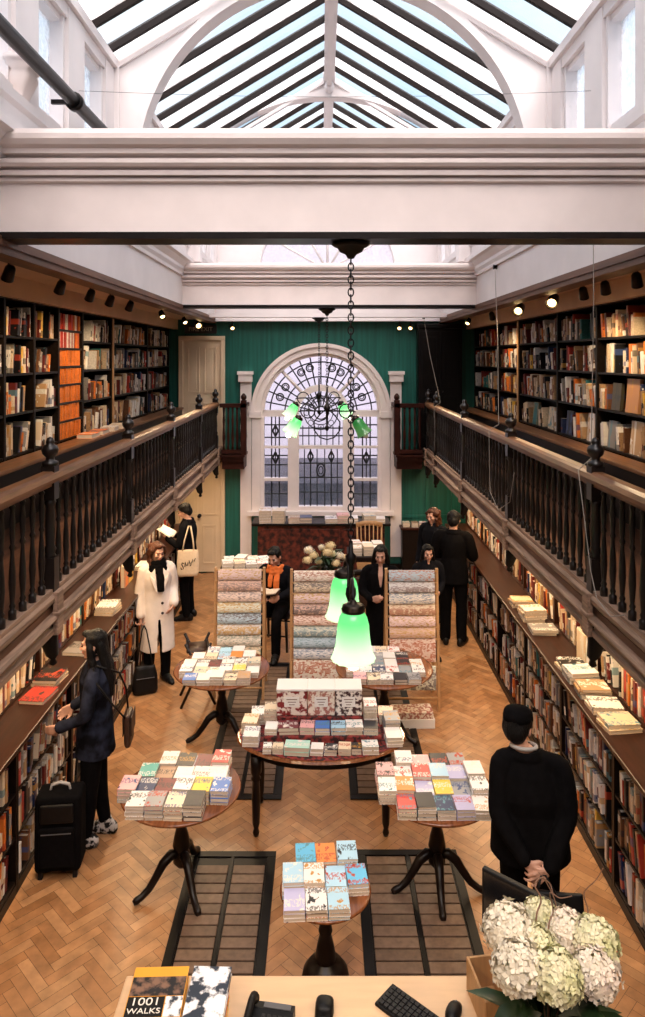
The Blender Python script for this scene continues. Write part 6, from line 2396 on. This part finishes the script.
t = thing('tote_bag', 'cream canvas tote bag with black scribbled lettering, hung on the reader by the door', 'bag', (-1.955, 10.50, .72), R(6))
mb = MB()
mb.loft([(0, 0, 0, .14, .028), (0, 0, .04, .158, .045), (0, 0, .2, .16, .042), (0, 0, .36, .152, .022), (0, 0, .385, .15, .012)], 24, pw=3.4)
remeshed(mb, 'bag_body', M['canvas'], t, .01, 1, .008, 8, 4)
for yq in (-.012, .03):
    mb = MB(); mb.tube([(-.08, yq, .37), (-.05, yq + .02, .52), (0, yq + .10, .70), (.03, yq + .10, .70), (.07, yq + .03, .52), (.085, yq, .37)], .010, 6); mb.build('strap', M['canvas'], t)
mb = MB()
sq = [[(-.10, .12), (-.085, .09), (-.06, .1), (-.065, .13), (-.085, .16), (-.08, .19), (-.055, .18)], [(-.04, .13), (-.035, .2), (-.02, .15), (0, .15), (.005, .19)], [(.02, .22), (.03, .17), (.05, .19), (.045, .15), (.03, .14)], [(.06, .19), (.075, .24), (.09, .20), (.11, .25)]]
for c in sq:
    mb.tube([(x, -.0475, z + .02) for x, z in c], .0065, 6)
mb.build('printed_lettering', M['blackplastic'], t)

t = thing('shoulder_bag', 'black bag resting on the floor beside the off-white coat, strap in hand', 'bag', (-2.06, 8.38, 0), R(20))
t.scale = (.85, .85, .97)
mb = MB()
mb.loft([(0, 0, .002, .15, .07), (0, 0, .05, .17, .09), (0, 0, .2, .165, .075), (0, 0, .30, .14, .04), (0, 0, .33, .13, .02)], 24, pw=3)
remeshed(mb, 'bag_body', M['leather'], t, .01, 1, .010, 8, 2)
for s in (-1, 1):
    mb = MB(); mb.tube([(s * .10, .0, .31), (s * .075, .05, .5), (s * .03, .10, .72), (0, .12, .775)], .009, 6); mb.build('strap', M['leather'], t)
mb = MB(); mb.box(-.12, .12, -.082, -.074, .20, .206); mb.build('zip', M['greyplastic'], t)

t = thing('crossbody_bag', 'brown-black leather bag on the hip of the person in denim', 'bag', (-1.575, 5.80, .80), R(-84))
mb = MB(); mb.loft([(0, .02, 0, .085, .022), (0, .02, .03, .10, .03), (0, .02, .2, .10, .028), (0, .02, .25, .09, .02)], 20, pw=4)
remeshed(mb, 'bag_body', M['brownleather'], t, .008, 1, .004, 9, 6)
mb = MB(); mb.bbox(-.10, .10, -.017, -.009, .1, .25, .003); mb.bbox(-.10, .10, .048, .056, .1, .25, .003); mb.build('flap', M['brownleather'], t)
mb = MB(); mb.tube([(.08, .0, .24), (.16, -.09, .40), (.17, -.20, .56), (.10, -.24, .66)], .008, 6); mb.tube([(-.08, 0, .24), (-.10, -.02, .4), (-.02, -.06, .56), (.09, -.22, .67)], .008, 6); mb.build('strap', M['leather'], t)

t = thing('suitcase', 'black wheeled fabric suitcase standing on the floor beside the person in denim', 'suitcase', (-1.99, 5.48, 0), R(6))
t.scale = (.84, .84, 1)
mb = MB(); mb.bbox(-.20, .20, -.13, .13, .05, .62, .035); remeshed(mb, 'case_body', M['blackcloth'], t, .012, 2, .010, 6, 3)
mb = MB(); mb.bbox(-.155, .155, -.165, -.12, .10, .40, .02); mb.build('front_pocket', M['blackcloth'], t)
mb = MB(); mb.bbox(-.145, .145, -.155, -.12, .43, .57, .015); mb.build('top_pocket', M['leather'], t)
mb = MB(); mb.tube([(-.09, 0, .60), (-.075, 0, .655), (0, 0, .672), (.075, 0, .655), (.09, 0, .60)], .013, 8); mb.build('carry_handle', M['greycloth'], t)
for s in (-1, 1):
    mb = MB(); mb.tube([(s * .11, .11, .5), (s * .11, .11, .66)], .008, 8); mb.build('trolley_rail', M['iron'], t)
    mb = MB(); mb.lathe([(.02, -.016), (.045, -.012), (.045, .012), (.02, .016)], s * .15, .10, .046, 14, mtx=Matrix.Rotation(PI / 2, 3, 'Y')); mb.build('wheel', M['blackplastic'], t)
    mb = MB(); mb.bbox(s * .15 - .02, s * .15 + .02, -.11, -.07, 0.0, .06, .005); mb.build('foot', M['blackplastic'], t)
mb = MB(); mb.box(-.13, .13, -.1665, -.1645, .36, .368); mb.build('zip', M['greyplastic'], t)

t = thing('carrier_bag', 'flat black carrier bag hanging behind the person in the black cap', 'bag', (1.31, 4.10, .46), R(-6))
mb = MB()
mb.loft([(0, 0, 0, .175, .03), (0, 0, .03, .185, .045), (0, 0, .25, .18, .035), (0, 0, .40, .172, .016)], 20, pw=5)
remeshed(mb, 'bag_body', M['blackplastic'], t, .01, 1, .008, 7, 5)
for yq in (-.01, .01):
    mb = MB(); mb.tube([(-.09, yq, .395), (-.075, yq, .43), (-.055, .02, .475), (-.03, .02, .475), (-.005, yq, .43), (.02, yq, .395)], .006, 6); mb.build('handle', M['blackplastic'], t)
